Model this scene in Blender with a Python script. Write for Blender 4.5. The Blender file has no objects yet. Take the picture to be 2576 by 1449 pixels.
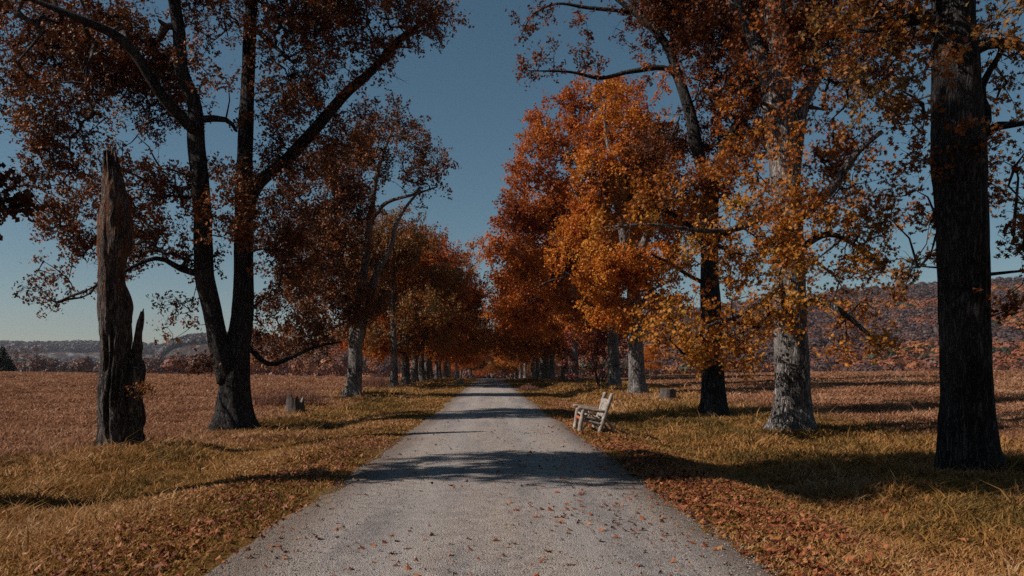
import bpy, math, random
import numpy as np
from mathutils import Vector
PI = math.pi
F = 2000.0; VX = 1232.0; VY = 940.0; EYE = 1.6; PW = 2576.0; PH = 1449.0
rng = np.random.default_rng(7)
random.seed(7)
scene = bpy.context.scene
col = scene.collection

# ---------------------------------------------------------------- noise
def _h(ix, iy, iz, s):
    n = (ix * 374761393 + iy * 668265263 + iz * 2147483647 + s * 1274126177) & 0xffffffff
    n = ((n ^ (n >> 13)) * 1274126177) & 0xffffffff
    n = n ^ (n >> 16)
    return (n & 0xffff) / 65535.0
def vnoise(p, s=0):
    p = np.asarray(p, dtype=np.float64)
    i = np.floor(p).astype(np.int64); f = p - i; f = f * f * (3 - 2 * f)
    x, y, z = i[..., 0], i[..., 1], i[..., 2]
    r = 0
    for dx in (0, 1):
        for dy in (0, 1):
            for dz in (0, 1):
                w = (f[..., 0] if dx else 1 - f[..., 0]) * (f[..., 1] if dy else 1 - f[..., 1]) * (f[..., 2] if dz else 1 - f[..., 2])
                r = r + w * _h(x + dx, y + dy, z + dz, s)
    return r * 2 - 1
def fbm(p, s=0, o=3):
    p = np.asarray(p, dtype=np.float64); r = 0; a = 1.0; t = 0
    for k in range(o):
        r = r + a * vnoise(p * 2 ** k, s + k); t += a; a *= .5
    return r / t
def v3(x, y, z): return np.stack(np.broadcast_arrays(np.asarray(x, float), np.asarray(y, float), np.asarray(z, float)), -1)

# ---------------------------------------------------------------- object helpers
def mesh_from(name, verts, faces, attrs=None, smooth=False):
    """faces: list of int arrays (M,k)"""
    me = bpy.data.meshes.new(name)
    verts = np.asarray(verts, dtype=np.float32)
    me.vertices.add(len(verts)); me.vertices.foreach_set('co', verts.ravel())
    faces = [np.asarray(f, dtype=np.int32) for f in faces if len(f)]
    loops = np.concatenate([f.ravel() for f in faces])
    totals = np.concatenate([np.full(len(f), f.shape[1], dtype=np.int32) for f in faces])
    starts = np.concatenate([[0], np.cumsum(totals)[:-1]]).astype(np.int32)
    me.loops.add(len(loops)); me.loops.foreach_set('vertex_index', loops)
    me.polygons.add(len(totals)); me.polygons.foreach_set('loop_start', starts)
    me.update(calc_edges=True)
    if attrs:
        for k, a in attrs.items():
            at = me.attributes.new(k, 'FLOAT', 'POINT'); at.data.foreach_set('value', np.asarray(a, dtype=np.float32))
    me.polygons.foreach_set('use_smooth', np.full(len(totals), bool(smooth)))
    me.update()
    return me
def link(name, me, mat, parent=None, loc=None):
    o = bpy.data.objects.new(name, me); col.objects.link(o)
    if me is not None and mat is not None and not me.materials: me.materials.append(mat)
    if parent is not None: o.parent = parent
    if loc is not None: o.location = loc
    return o
def tag(o, label=None, cat=None, group=None, kind=None):
    if label: o['label'] = label
    if cat: o['category'] = cat
    if group: o['group'] = group
    if kind: o['kind'] = kind
    return o
def empty(name, loc, rz=0):
    o = bpy.data.objects.new(name, None); col.objects.link(o); o.location = loc; o.rotation_euler = (0, 0, rz)
    o.empty_display_size = .2
    return o
class MB:
    def __init__(s): s.v = []; s.f = {}; s.n = 0; s.a = []
    def add(s, v, f, a=None):
        v = np.asarray(v, float).reshape(-1, 3)
        for g in f:
            g = np.asarray(g, dtype=np.int64)
            if len(g): s.f.setdefault(g.shape[1], []).append(g + s.n)
        s.v.append(v); s.n += len(v)
        s.a.append(np.zeros(len(v)) if a is None else np.broadcast_to(a, (len(v),)))
    def mesh(s, name, smooth=False, attr=None):
        return mesh_from(name, np.concatenate(s.v), [np.concatenate(g) for g in s.f.values()],
                         {attr: np.concatenate(s.a)} if attr else None, smooth)

def P(px, py, Y): return np.array([(px - VX) / F * Y, Y, EYE - (py - VY) / F * Y])

# ---------------------------------------------------------------- terrain
LON = ([-60, 35, 50, 80, 110, 135, 200, 300, 400, 4000], [0, 0, .1, .3, .5, .55, .3, -1, -3, -8])
Z9L = ([-60, 0, 19, 28, 37, 53, 80, 110, 150, 250, 400, 4000], [-.25, -.25, -.28, -.40, -.28, .07, .32, .58, .6, 0, -3, -8])
Z9R = ([-60, 0, 15, 24, 32, 48, 57, 86, 107, 150, 250, 400, 4000], [-.25, -.25, -.27, -.16, -.12, .33, .54, .6, .64, .6, 0, -3, -8])
FR = ([9, 35, 60, 100, 160, 300, 4000], [0, .75, 1.2, 1.3, .5, -5, -10])
FL = ([9, 40, 92, 130, 200, 400, 4000], [0, .5, 1.3, 1.4, .3, -6, -10])
def sstep(a, b, x):
    t = np.clip((x - a) / (b - a), 0, 1); return t * t * (3 - 2 * t)
def zlon(Y): return np.interp(Y, *LON)
def ground(x, y, detail=True):
    x = np.asarray(x, float); y = np.asarray(y, float); ax = np.abs(x)
    z9 = np.where(x < 0, np.interp(y, *Z9L), np.interp(y, *Z9R))
    far = np.where(x < 0, np.interp(ax, *FL), np.interp(ax, *FR))
    b = sstep(2.7, 8, ax)
    z = zlon(y) * (1 - b) + z9 * b + far
    c = np.where(x < 0, 5.6, 4.9)
    z = z - np.where(x < 0, .17, .26) * np.exp(-((ax - c) / 1.1) ** 2) * np.exp(-np.maximum(y - 50, 0) / 60)
    z = z - .03 * sstep(2.45, 1.9, ax)
    if detail:
        n = vnoise(v3(x * .35, y * .35, 0), 3) * .05 + vnoise(v3(x * 1.3, y * 1.3, 0), 5) * .025
        z = z + n * sstep(2.3, 4, ax)
    return z

# ---------------------------------------------------------------- materials
def new_mat(name):
    m = bpy.data.materials.new(name); m.use_nodes = True; nt = m.node_tree; nt.nodes.clear()
    out = nt.nodes.new('ShaderNodeOutputMaterial')
    return m, nt, out
def N(nt, t, **k):
    n = nt.nodes.new(t)
    for a, b in k.items():
        if a in n.inputs.keys() if isinstance(a, str) else False: n.inputs[a].default_value = b
        else: setattr(n, a, b)
    return n
def ramp(nt, fac, stops):
    r = nt.nodes.new('ShaderNodeValToRGB'); e = r.color_ramp.elements
    while len(e) < len(stops): e.new(.5)
    for i, (p, c) in enumerate(stops):
        e[i].position = p; e[i].color = (*c, 1)
    nt.links.new(fac, r.inputs['Fac']); return r.outputs['Color']
def noise(nt, vec, scale, detail=4, rough=.55):
    n = nt.nodes.new('ShaderNodeTexNoise'); n.inputs['Scale'].default_value = scale
    n.inputs['Detail'].default_value = detail; n.inputs['Roughness'].default_value = rough
    if vec is not None: nt.links.new(vec, n.inputs['Vector'])
    return n.outputs['Fac']
def mapping(nt, scale, src='Object'):
    tc = nt.nodes.new('ShaderNodeTexCoord'); mp = nt.nodes.new('ShaderNodeMapping')
    mp.inputs['Scale'].default_value = scale; nt.links.new(tc.outputs[src], mp.inputs['Vector'])
    return mp.outputs['Vector']
def math_(nt, op, a, b=None, clamp=False):
    n = nt.nodes.new('ShaderNodeMath'); n.operation = op; n.use_clamp = clamp
    for i, v in enumerate((a, b)):
        if v is None: continue
        if isinstance(v, (int, float)): n.inputs[i].default_value = v
        else: nt.links.new(v, n.inputs[i])
    return n.outputs[0]
def mixc(nt, fac, a, b, mode='MIX'):
    n = nt.nodes.new('ShaderNodeMix'); n.data_type = 'RGBA'; n.blend_type = mode
    for s, v in ((n.inputs[0], fac), (n.inputs[6], a), (n.inputs[7], b)):
        if isinstance(v, (int, float)): s.default_value = v
        elif isinstance(v, tuple): s.default_value = (*v, 1)
        else: nt.links.new(v, s)
    return n.outputs[2]
def bsdf(nt, out, color, rough=.9, bump=None, bstr=.5, bdist=.02, spec=.2):
    b = nt.nodes.new('ShaderNodeBsdfPrincipled')
    b.inputs['Roughness'].default_value = rough; b.inputs['Specular IOR Level'].default_value = spec
    if isinstance(color, tuple): b.inputs['Base Color'].default_value = (*color, 1)
    else: nt.links.new(color, b.inputs['Base Color'])
    if bump is not None:
        bp = nt.nodes.new('ShaderNodeBump'); bp.inputs['Strength'].default_value = bstr; bp.inputs['Distance'].default_value = bdist
        nt.links.new(bump, bp.inputs['Height']); nt.links.new(bp.outputs['Normal'], b.inputs['Normal'])
    nt.links.new(b.outputs[0], out.inputs['Surface']); return b

def leaf_mat(name, stops, trans=.35, patch=.5, high=0.0):
    m, nt, out = new_mat(name)
    at = nt.nodes.new('ShaderNodeAttribute'); at.attribute_name = 'rnd'
    tc = nt.nodes.new('ShaderNodeTexCoord')
    n = noise(nt, tc.outputs['Object'], .45, 2)
    oi = nt.nodes.new('ShaderNodeObjectInfo')
    f = math_(nt, 'MULTIPLY', at.outputs['Fac'], 1 - patch)
    n2 = math_(nt, 'MULTIPLY', math_(nt, 'SUBTRACT', n, .25), patch * 2)
    f = math_(nt, 'ADD', f, n2)
    f = math_(nt, 'ADD', f, math_(nt, 'MULTIPLY', math_(nt, 'SUBTRACT', oi.outputs['Random'], .5), .16), True)
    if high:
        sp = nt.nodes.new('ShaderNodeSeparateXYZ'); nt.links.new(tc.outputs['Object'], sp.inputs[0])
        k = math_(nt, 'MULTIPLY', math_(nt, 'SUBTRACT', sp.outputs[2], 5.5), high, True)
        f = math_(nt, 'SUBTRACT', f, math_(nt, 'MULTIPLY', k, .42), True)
    c = ramp(nt, f, stops)
    d = nt.nodes.new('ShaderNodeBsdfPrincipled'); nt.links.new(c, d.inputs['Base Color'])
    d.inputs['Roughness'].default_value = .55; d.inputs['Specular IOR Level'].default_value = .25
    t = nt.nodes.new('ShaderNodeBsdfTranslucent'); nt.links.new(c, t.inputs['Color'])
    mx = nt.nodes.new('ShaderNodeMixShader'); mx.inputs[0].default_value = trans
    nt.links.new(d.outputs[0], mx.inputs[1]); nt.links.new(t.outputs[0], mx.inputs[2])
    nt.links.new(mx.outputs[0], out.inputs['Surface'])
    return m
def bark_mat(name, dark, light, rust=None):
    m, nt, out = new_mat(name)
    warp = noise(nt, mapping(nt, (1, 1, .6)), 3.5, 3)
    tc = nt.nodes.new('ShaderNodeTexCoord'); vm = nt.nodes.new('ShaderNodeVectorMath'); vm.operation = 'ADD'
    mp = nt.nodes.new('ShaderNodeMapping'); mp.inputs['Scale'].default_value = (17, 17, 2.6)
    nt.links.new(tc.outputs['Object'], mp.inputs['Vector']); nt.links.new(mp.outputs[0], vm.inputs[0])
    cb = nt.nodes.new('ShaderNodeCombineXYZ'); w = math_(nt, 'MULTIPLY', warp, 3.0)
    nt.links.new(w, cb.inputs[0]); nt.links.new(w, cb.inputs[1]); nt.links.new(w, cb.inputs[2]); nt.links.new(cb.outputs[0], vm.inputs[1])
    n1 = noise(nt, vm.outputs[0], 1.0, 3, .6)
    ridge = math_(nt, 'MULTIPLY', math_(nt, 'ABSOLUTE', math_(nt, 'SUBTRACT', n1, .5)), 7.0, True)
    a = noise(nt, mapping(nt, (1, 1, .4)), 26, 5, .7)
    big = noise(nt, mapping(nt, (1, 1, .5)), 1.5, 4)
    f = math_(nt, 'ADD', math_(nt, 'MULTIPLY', ridge, .55), math_(nt, 'MULTIPLY', a, .5))
    f = math_(nt, 'ADD', f, math_(nt, 'MULTIPLY', math_(nt, 'SUBTRACT', big, .5), .8), True)
    c = ramp(nt, f, [(.22, dark), (.8, light)])
    if rust:
        r = noise(nt, mapping(nt, (1, 1, .3)), 2.0, 5, .7)
        sp = nt.nodes.new('ShaderNodeSeparateXYZ'); nt.links.new(tc.outputs['Object'], sp.inputs[0])
        zz = math_(nt, 'MULTIPLY', math_(nt, 'SUBTRACT', sp.outputs['Z'], 3.3), .8, True)
        k = math_(nt, 'MULTIPLY', math_(nt, 'SUBTRACT', r, .47), 8, True)
        c = mixc(nt, math_(nt, 'MULTIPLY', math_(nt, 'MULTIPLY', k, zz), .75), c, rust)
    h = math_(nt, 'ADD', math_(nt, 'MULTIPLY', ridge, .8), math_(nt, 'MULTIPLY', a, .6))
    bsdf(nt, out, c, .92, h, 1.0, .045, .1)
    return m
M = {}
M['bark'] = bark_mat('oak_bark', (.03, .025, .023), (.36, .315, .295))
M['bark_dark_shaded'] = bark_mat('dark_shaded_bark', (.010, .009, .009), (.085, .074, .07))  # canopy shade painted into the oak bark colour; far small trees share it
M['bark_twig'] = bark_mat('twig_bark', (.035, .027, .025), (.17, .14, .13))
M['bark_snag'] = bark_mat('weathered_snag_bark', (.014, .011, .010), (.17, .14, .125), (.21, .07, .022))
M['leaf_rust'] = leaf_mat('rust_leaves', [(0, (.14, .028, .008)), (.35, (.34, .072, .013)), (.65, (.54, .15, .02)), (1, (.60, .24, .035))])
M['leaf_orange'] = leaf_mat('orange_leaves', [(0, (.20, .04, .008)), (.3, (.44, .105, .014)), (.65, (.62, .20, .022)), (1, (.66, .32, .045))])
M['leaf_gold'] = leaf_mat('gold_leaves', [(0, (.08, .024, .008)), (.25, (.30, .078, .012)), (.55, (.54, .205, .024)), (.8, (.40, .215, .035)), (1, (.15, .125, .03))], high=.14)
M['leaf_dark'] = leaf_mat('brown_leaves', [(0, (.03, .013, .007)), (.4, (.10, .036, .012)), (.7, (.27, .085, .02)), (.88, (.17, .09, .022)), (1, (.08, .065, .02))], .15)
M['leaf_olive'] = leaf_mat('olive_leaves', [(0, (.15, .04, .01)), (.35, (.27, .085, .014)), (.7, (.16, .09, .018)), (1, (.07, .06, .018))], .2)
M['leaf_red'] = leaf_mat('dark_red_leaves', [(0, (.12, .016, .012)), (.5, (.26, .055, .035)), (1, (.38, .12, .07))], .2)
M['leaf_fall'] = leaf_mat('fallen_leaves', [(0, (.06, .018, .01)), (.35, (.17, .045, .018)), (.65, (.29, .085, .03)), (.88, (.38, .16, .06)), (1, (.46, .27, .13))], .08, .2)
M['needle'] = leaf_mat('cedar_needles', [(0, (.012, .016, .010)), (1, (.04, .045, .02))], .1)
M['shrub_dry'] = leaf_mat('dry_weeds', [(0, (.12, .045, .03)), (.6, (.25, .11, .07)), (1, (.38, .2, .12))], .2)

def grass_mat():
    m, nt, out = new_mat('grass_blades')
    at = nt.nodes.new('ShaderNodeAttribute'); at.attribute_name = 'rnd'
    az = nt.nodes.new('ShaderNodeAttribute'); az.attribute_name = 'zone'
    g = ramp(nt, at.outputs['Fac'], [(0, (.07, .048, .014)), (.3, (.19, .11, .03)), (.6, (.36, .175, .046)), (.85, (.44, .20, .08)), (1, (.54, .34, .17))])
    f = ramp(nt, at.outputs['Fac'], [(0, (.17, .07, .035)), (.4, (.32, .145, .075)), (.8, (.42, .21, .115)), (1, (.50, .30, .18))])
    c = mixc(nt, az.outputs['Fac'], g, f)
    d = nt.nodes.new('ShaderNodeBsdfPrincipled'); nt.links.new(c, d.inputs['Base Color']); d.inputs['Roughness'].default_value = .7
    d.inputs['Specular IOR Level'].default_value = .2
    t = nt.nodes.new('ShaderNodeBsdfTranslucent'); nt.links.new(c, t.inputs['Color'])
    mx = nt.nodes.new('ShaderNodeMixShader'); mx.inputs[0].default_value = .3
    nt.links.new(d.outputs[0], mx.inputs[1]); nt.links.new(t.outputs[0], mx.inputs[2]); nt.links.new(mx.outputs[0], out.inputs['Surface'])
    return m
M['grass'] = grass_mat()
def ground_mat():
    m, nt, out = new_mat('meadow_ground')
    az = nt.nodes.new('ShaderNodeAttribute'); az.attribute_name = 'zone'
    v = mapping(nt, (1, .8, 1))
    a = noise(nt, v, 3.5, 8, .7); b = noise(nt, v, 28, 5, .7); big = noise(nt, mapping(nt, (.06, .16, 1)), 1, 5)
    f = math_(nt, 'ADD', math_(nt, 'MULTIPLY', a, .5), math_(nt, 'MULTIPLY', b, .5))
    g = ramp(nt, f, [(.28, (.05, .035, .012)), (.45, (.17, .10, .03)), (.6, (.28, .15, .05)), (.75, (.34, .18, .08))])
    d = ramp(nt, f, [(.28, (.08, .036, .02)), (.45, (.22, .10, .052)), (.6, (.33, .155, .085)), (.75, (.42, .23, .135))])
    c = mixc(nt, az.outputs['Fac'], g, d)
    c = mixc(nt, 1.0, c, ramp(nt, big, [(.3, (.75, .68, .62)), (.7, (1.15, 1.1, 1.05))]), 'MULTIPLY')
    bsdf(nt, out, c, .95, f, 1.0, .12, .05)
    return m
M['ground'] = ground_mat()
def road_mat():
    m, nt, out = new_mat('gravel')
    v = mapping(nt, (1, 1, 1))
    vo = nt.nodes.new('ShaderNodeTexVoronoi'); vo.inputs['Scale'].default_value = 75; nt.links.new(v, vo.inputs['Vector'])
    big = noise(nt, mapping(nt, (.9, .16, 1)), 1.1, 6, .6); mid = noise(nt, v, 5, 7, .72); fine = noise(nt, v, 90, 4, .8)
    sep = nt.nodes.new('ShaderNodeSeparateColor'); nt.links.new(vo.outputs['Color'], sep.inputs[0])
    f = math_(nt, 'ADD', math_(nt, 'MULTIPLY', sep.outputs[0], .24), math_(nt, 'MULTIPLY', fine, .36))
    f = math_(nt, 'ADD', f, math_(nt, 'MULTIPLY', mid, .48), True)
    c = ramp(nt, f, [(.30, (.12, .10, .09)), (.47, (.29, .25, .228)), (.60, (.38, .335, .31)), (.76, (.56, .51, .47))])
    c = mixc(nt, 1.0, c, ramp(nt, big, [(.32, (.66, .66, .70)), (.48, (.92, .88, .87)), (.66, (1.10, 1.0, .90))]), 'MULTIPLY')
    # two compacted wheel tracks and dusty brown margins
    sp = nt.nodes.new('ShaderNodeSeparateXYZ'); nt.links.new(v, sp.inputs[0])
    wob = math_(nt, 'MULTIPLY', math_(nt, 'SUBTRACT', noise(nt, mapping(nt, (.3, .12, 1)), 1, 3), .5), .8)
    x = math_(nt, 'ABSOLUTE', math_(nt, 'ADD', math_(nt, 'SUBTRACT', sp.outputs[0], .05), wob))
    tr = math_(nt, 'SUBTRACT', 1.0, math_(nt, 'MULTIPLY', math_(nt, 'ABSOLUTE', math_(nt, 'SUBTRACT', x, .85)), 2.6), True)
    c = mixc(nt, math_(nt, 'MULTIPLY', tr, .5), c, (.40, .355, .325))
    ed = math_(nt, 'MULTIPLY', math_(nt, 'SUBTRACT', math_(nt, 'ADD', x, math_(nt, 'MULTIPLY', mid, .9)), 2.1), 2.2, True)
    c = mixc(nt, math_(nt, 'MULTIPLY', ed, .7), c, (.15, .10, .07))
    h = math_(nt, 'ADD', math_(nt, 'MULTIPLY', vo.outputs['Distance'], -.6), math_(nt, 'MULTIPLY', mid, 1.3))
    h = math_(nt, 'ADD', h, math_(nt, 'MULTIPLY', fine, .5))
    bsdf(nt, out, c, .95, h, 1.0, .02, .1)
    return m
M['road'] = road_mat()
def wood_mat(name, a_, b_, sc=1):
    m, nt, out = new_mat(name)
    oi = nt.nodes.new('ShaderNodeObjectInfo')
    tc = nt.nodes.new('ShaderNodeTexCoord')
    n1 = noise(nt, tc.outputs['Object'], 9 * sc, 6, .7); n2 = noise(nt, mapping(nt, (60, 60, 6)), 1, 4, .6)
    f = math_(nt, 'ADD', math_(nt, 'MULTIPLY', n1, .6), math_(nt, 'MULTIPLY', n2, .4))
    c = ramp(nt, f, [(.33, a_), (.62, b_)])
    bsdf(nt, out, c, .8, f, .8, .012, .2)
    return m
M['log_pale'] = wood_mat('weathered_pale_log', (.09, .07, .06), (.44, .375, .325))
M['log_grey'] = wood_mat('grey_brown_log', (.09, .065, .052), (.38, .305, .26))
M['log_rust'] = wood_mat('red_brown_wood', (.25, .07, .03), (.42, .13, .06))
M['stump'] = wood_mat('old_stump_wood', (.014, .010, .009), (.12, .09, .08), .6)
M['cut'] = wood_mat('cut_wood_face', (.07, .05, .04), (.26, .20, .165))
def pebble_mat():
    m, nt, out = new_mat('stones')
    at = nt.nodes.new('ShaderNodeAttribute'); at.attribute_name = 'rnd'
    c = ramp(nt, at.outputs['Fac'], [(0, (.10, .09, .085)), (.7, (.24, .215, .2)), (1, (.42, .38, .36))])
    bsdf(nt, out, c, .85); return m
M['stones'] = pebble_mat()
def hill_mat(rock=False):
    m, nt, out = new_mat('rocky_ridge' if rock else 'wooded_slope')
    v = mapping(nt, (1, 1, 1))
    a = noise(nt, v, .03, 6, .7)
    c = ramp(nt, a, [(.35, (.035, .027, .026)), (.6, (.07, .048, .04))])
    if rock:
        at = nt.nodes.new('ShaderNodeAttribute'); at.attribute_name = 'rock'
        r = noise(nt, mapping(nt, (1, 1, .5)), .035, 6, .75)
        k = math_(nt, 'MULTIPLY', math_(nt, 'SUBTRACT', math_(nt, 'MULTIPLY', at.outputs['Fac'], r), .50), 10, True)
        rc = ramp(nt, noise(nt, mapping(nt, (1, 1, 2.5)), .06, 5, .8), [(.35, (.08, .075, .075)), (.6, (.22, .21, .195))])
        c = mixc(nt, k, c, rc)
    bsdf(nt, out, c, 1.0, a, .6, 8, 0)
    return m
M['hill'] = hill_mat(); M['ridge'] = hill_mat(True)
M['wood_far'] = leaf_mat('far_wood', [(0, (.07, .042, .038)), (.36, (.10, .054, .045)), (.48, (.13, .055, .036)), (.62, (.19, .062, .028)), (.82, (.27, .085, .028)), (.96, (.34, .13, .04)), (1, (.04, .05, .025))], .1, .0)
M['wood_dim'] = leaf_mat('dim_wood', [(0, (.045, .038, .04)), (.6, (.07, .052, .048)), (.85, (.12, .05, .035)), (1, (.03, .04, .022))], .1, .12)

# ---------------------------------------------------------------- ground sheet and road
def zone_of(x, y):
    ax = np.abs(x)
    n = vnoise(v3(x * .25, y * .18, 1.5), 11) * .9 + vnoise(v3(x * .9, y * .6, 3.5), 12) * .5
    edge = np.where(x < 0, 9.8, 12.0)
    z = sstep(edge - 1.6, edge + 2.2, ax + n * 2.2)
    # dry pinkish patches in the verge
    p = sstep(.3, .8, vnoise(v3(x * .5, y * .22, 7.7), 21)) * .65
    return np.clip(np.maximum(z, p), 0, 1)
def axis(pts):
    r = []
    for (a, b, n) in pts: r.append(np.linspace(a, b, n, endpoint=False))
    r.append([pts[-1][1]]); return np.concatenate(r)
def grid_mesh(name, X, Y, zf, attrs=None, smooth=True):
    gx, gy = np.meshgrid(X, Y); z = zf(gx, gy)
    v = np.stack([gx, gy, z], -1).reshape(-1, 3); nx, ny = len(X), len(Y)
    i = (np.arange(ny - 1)[:, None] * nx + np.arange(nx - 1)[None]).ravel()
    f = np.stack([i, i + 1, i + nx + 1, i + nx], -1)
    at = {k: fn(gx, gy).ravel() for k, fn in (attrs or {}).items()}
    return mesh_from(name, v, [f], at, smooth)
gX = axis([(-4200, -600, 12), (-600, -120, 16), (-120, -30, 45), (-30, -10, 60), (-10, 10, 130), (10, 30, 60), (30, 120, 45), (120, 600, 16), (600, 4200, 12)])
gY = axis([(-60, -4, 14), (-4, 30, 200), (30, 80, 120), (80, 250, 85), (250, 600, 25), (600, 4200, 24)])
me = grid_mesh('ground', gX, gY, ground, {'zone': zone_of})
tag(link('ground', me, M['ground']), kind='structure')

RL, RR = -2.24, 2.35
def road():
    Y = axis([(-20, 30, 420), (30, 80, 160), (80, 420, 120)])
    n = 33; t = np.linspace(0, 1, n)
    el = RL + .16 * vnoise(v3(Y * .45, 0, 0), 31) + .05 * vnoise(v3(Y * 2.1, 0, 0), 32) + .03 * vnoise(v3(Y * 6, 0, 0), 35)
    er = RR + .16 * vnoise(v3(Y * .45, 5, 0), 33) + .05 * vnoise(v3(Y * 2.1, 5, 0), 34) + .03 * vnoise(v3(Y * 6, 5, 0), 36)
    gx = el[:, None] * (1 - t) + er[:, None] * t; gy = np.repeat(Y[:, None], n, 1)
    s = np.abs(t * 2 - 1)
    z = zlon(gy) + .012 + .04 * (1 - s ** 2) - .022 * sstep(.93, 1, s) + .006 * vnoise(v3(gx * 2, gy * .8, 0), 40) * (1 - s)
    i = (np.arange(len(Y) - 1)[:, None] * n + np.arange(n - 1)[None]).ravel()
    return mesh_from('road', np.stack([gx, gy, z], -1).reshape(-1, 3), [np.stack([i, i + 1, i + n + 1, i + n], -1)], None, True)
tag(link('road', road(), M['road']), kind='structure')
def road_z(x, y):
    s = np.abs((x - RL) / (RR - RL) * 2 - 1)
    return np.where(s < 1, zlon(y) + .014 + .04 * (1 - s ** 2), ground(x, y))

# ---------------------------------------------------------------- leaves, blades
LEAF_A = np.array([(0, 0), (.10, .2), (.40, .30), (.13, .42), (.46, .66), (.15, .70), (0, 1), (-.15, .70), (-.46, .66), (-.13, .42), (-.40, .30), (-.10, .2)])
LEAF_B = np.array([(0, 0), (.34, .32), (.12, .5), (.36, .75), (0, 1), (-.36, .75), (-.12, .5), (-.34, .32)])
LEAF_C = np.array([(0, 0), (.38, .5), (0, 1), (-.38, .5)])
def leaf_cloud(pos, size, tmpl, nrm_bias, r, fold=.35):
    """pos (N,3), size (N,), nrm_bias (N,3)"""
    n = len(pos)
    nz = r.normal(size=(n, 3)); nz /= np.linalg.norm(nz, axis=1)[:, None]
    nz = nz + nrm_bias; nz /= np.linalg.norm(nz, axis=1)[:, None]
    a = r.normal(size=(n, 3)); u = np.cross(nz, a); u /= np.linalg.norm(u, axis=1)[:, None]
    w = np.cross(nz, u)
    t = tmpl
    v = pos[:, None] + size[:, None, None] * (t[None, :, 0, None] * u[:, None] + (t[None, :, 1, None] - .5) * w[:, None] + (np.abs(t[:, 0]) * fold)[None, :, None] * nz[:, None])
    k = len(t)
    return v.reshape(-1, 3), np.arange(n * k).reshape(n, k)

# ---------------------------------------------------------------- tubes
def catmull(pts, step):
    pts = np.asarray(pts, float)
    if len(pts) == 2:
        n = max(2, int(np.linalg.norm(pts[1, :3] - pts[0, :3]) / step)); t = np.linspace(0, 1, n + 1)[:, None]
        return pts[0] * (1 - t) + pts[1] * t
    q = np.vstack([2 * pts[0] - pts[1], pts, 2 * pts[-1] - pts[-2]]); out = []
    for i in range(1, len(q) - 2):
        n = max(1, int(np.linalg.norm(q[i + 1, :3] - q[i, :3]) / step)); t = np.linspace(0, 1, n, endpoint=False)[:, None]
        out.append(.5 * ((2 * q[i]) + (q[i + 1] - q[i - 1]) * t + (2 * q[i - 1] - 5 * q[i] + 4 * q[i + 1] - q[i + 2]) * t ** 2 + (3 * q[i] - q[i - 1] - 3 * q[i + 1] + q[i + 2]) * t ** 3))
    out.append(q[-2][None]); return np.vstack(out)
def tube(pts, rad, sides, disp=None, caps=True):
    pts = np.asarray(pts, float); rad = np.asarray(rad, float); n = len(pts)
    d = np.gradient(pts, axis=0); d /= np.linalg.norm(d, axis=1)[:, None] + 1e-9
    ref = np.array([1.0, 0, 0]) if abs(d[0, 0]) < .9 else np.array([0, 1.0, 0])
    us = []; u = ref - d[0] * ref.dot(d[0])
    for i in range(n):
        u = u - d[i] * u.dot(d[i]); u = u / (np.linalg.norm(u) + 1e-9); us.append(u)
    us = np.array(us); ws = np.cross(d, us)
    th = np.arange(sides) / sides * 2 * PI
    c = np.cos(th)[None, :, None] * us[:, None] + np.sin(th)[None, :, None] * ws[:, None]
    R = np.repeat(rad[:, None], sides, 1)
    if disp is not None: R = R * disp(pts[:, None] + c * R[..., None], th, R)
    v = pts[:, None] + c * R[..., None]
    i = np.arange(n - 1)[:, None] * sides; j = np.arange(sides)[None]; j2 = (j + 1) % sides
    f = np.stack([i + j, i + j2, i + sides + j2, i + sides + j], -1).reshape(-1, 4)
    fs = [f]
    if caps: fs.append(np.arange(sides)[::-1][None]); fs.append((np.arange(sides) + (n - 1) * sides)[None])
    return v.reshape(-1, 3), fs
def bark_disp(amp, seed):
    def fn(p, th, R):
        k = 8.0
        a = vnoise(v3(p[..., 0] * k, p[..., 1] * k, p[..., 2] * 1.3), seed)
        b = vnoise(v3(p[..., 0] * k * 2.3, p[..., 1] * k * 2.3, p[..., 2] * 3), seed + 1)
        c = vnoise(v3(p[..., 0] * 1.1, p[..., 1] * 1.1, p[..., 2] * .7), seed + 2)
        return 1 + amp * (1 - np.abs(a)) * 1.1 - amp * .6 + amp * .5 * b + c * .10
    return fn

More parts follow.
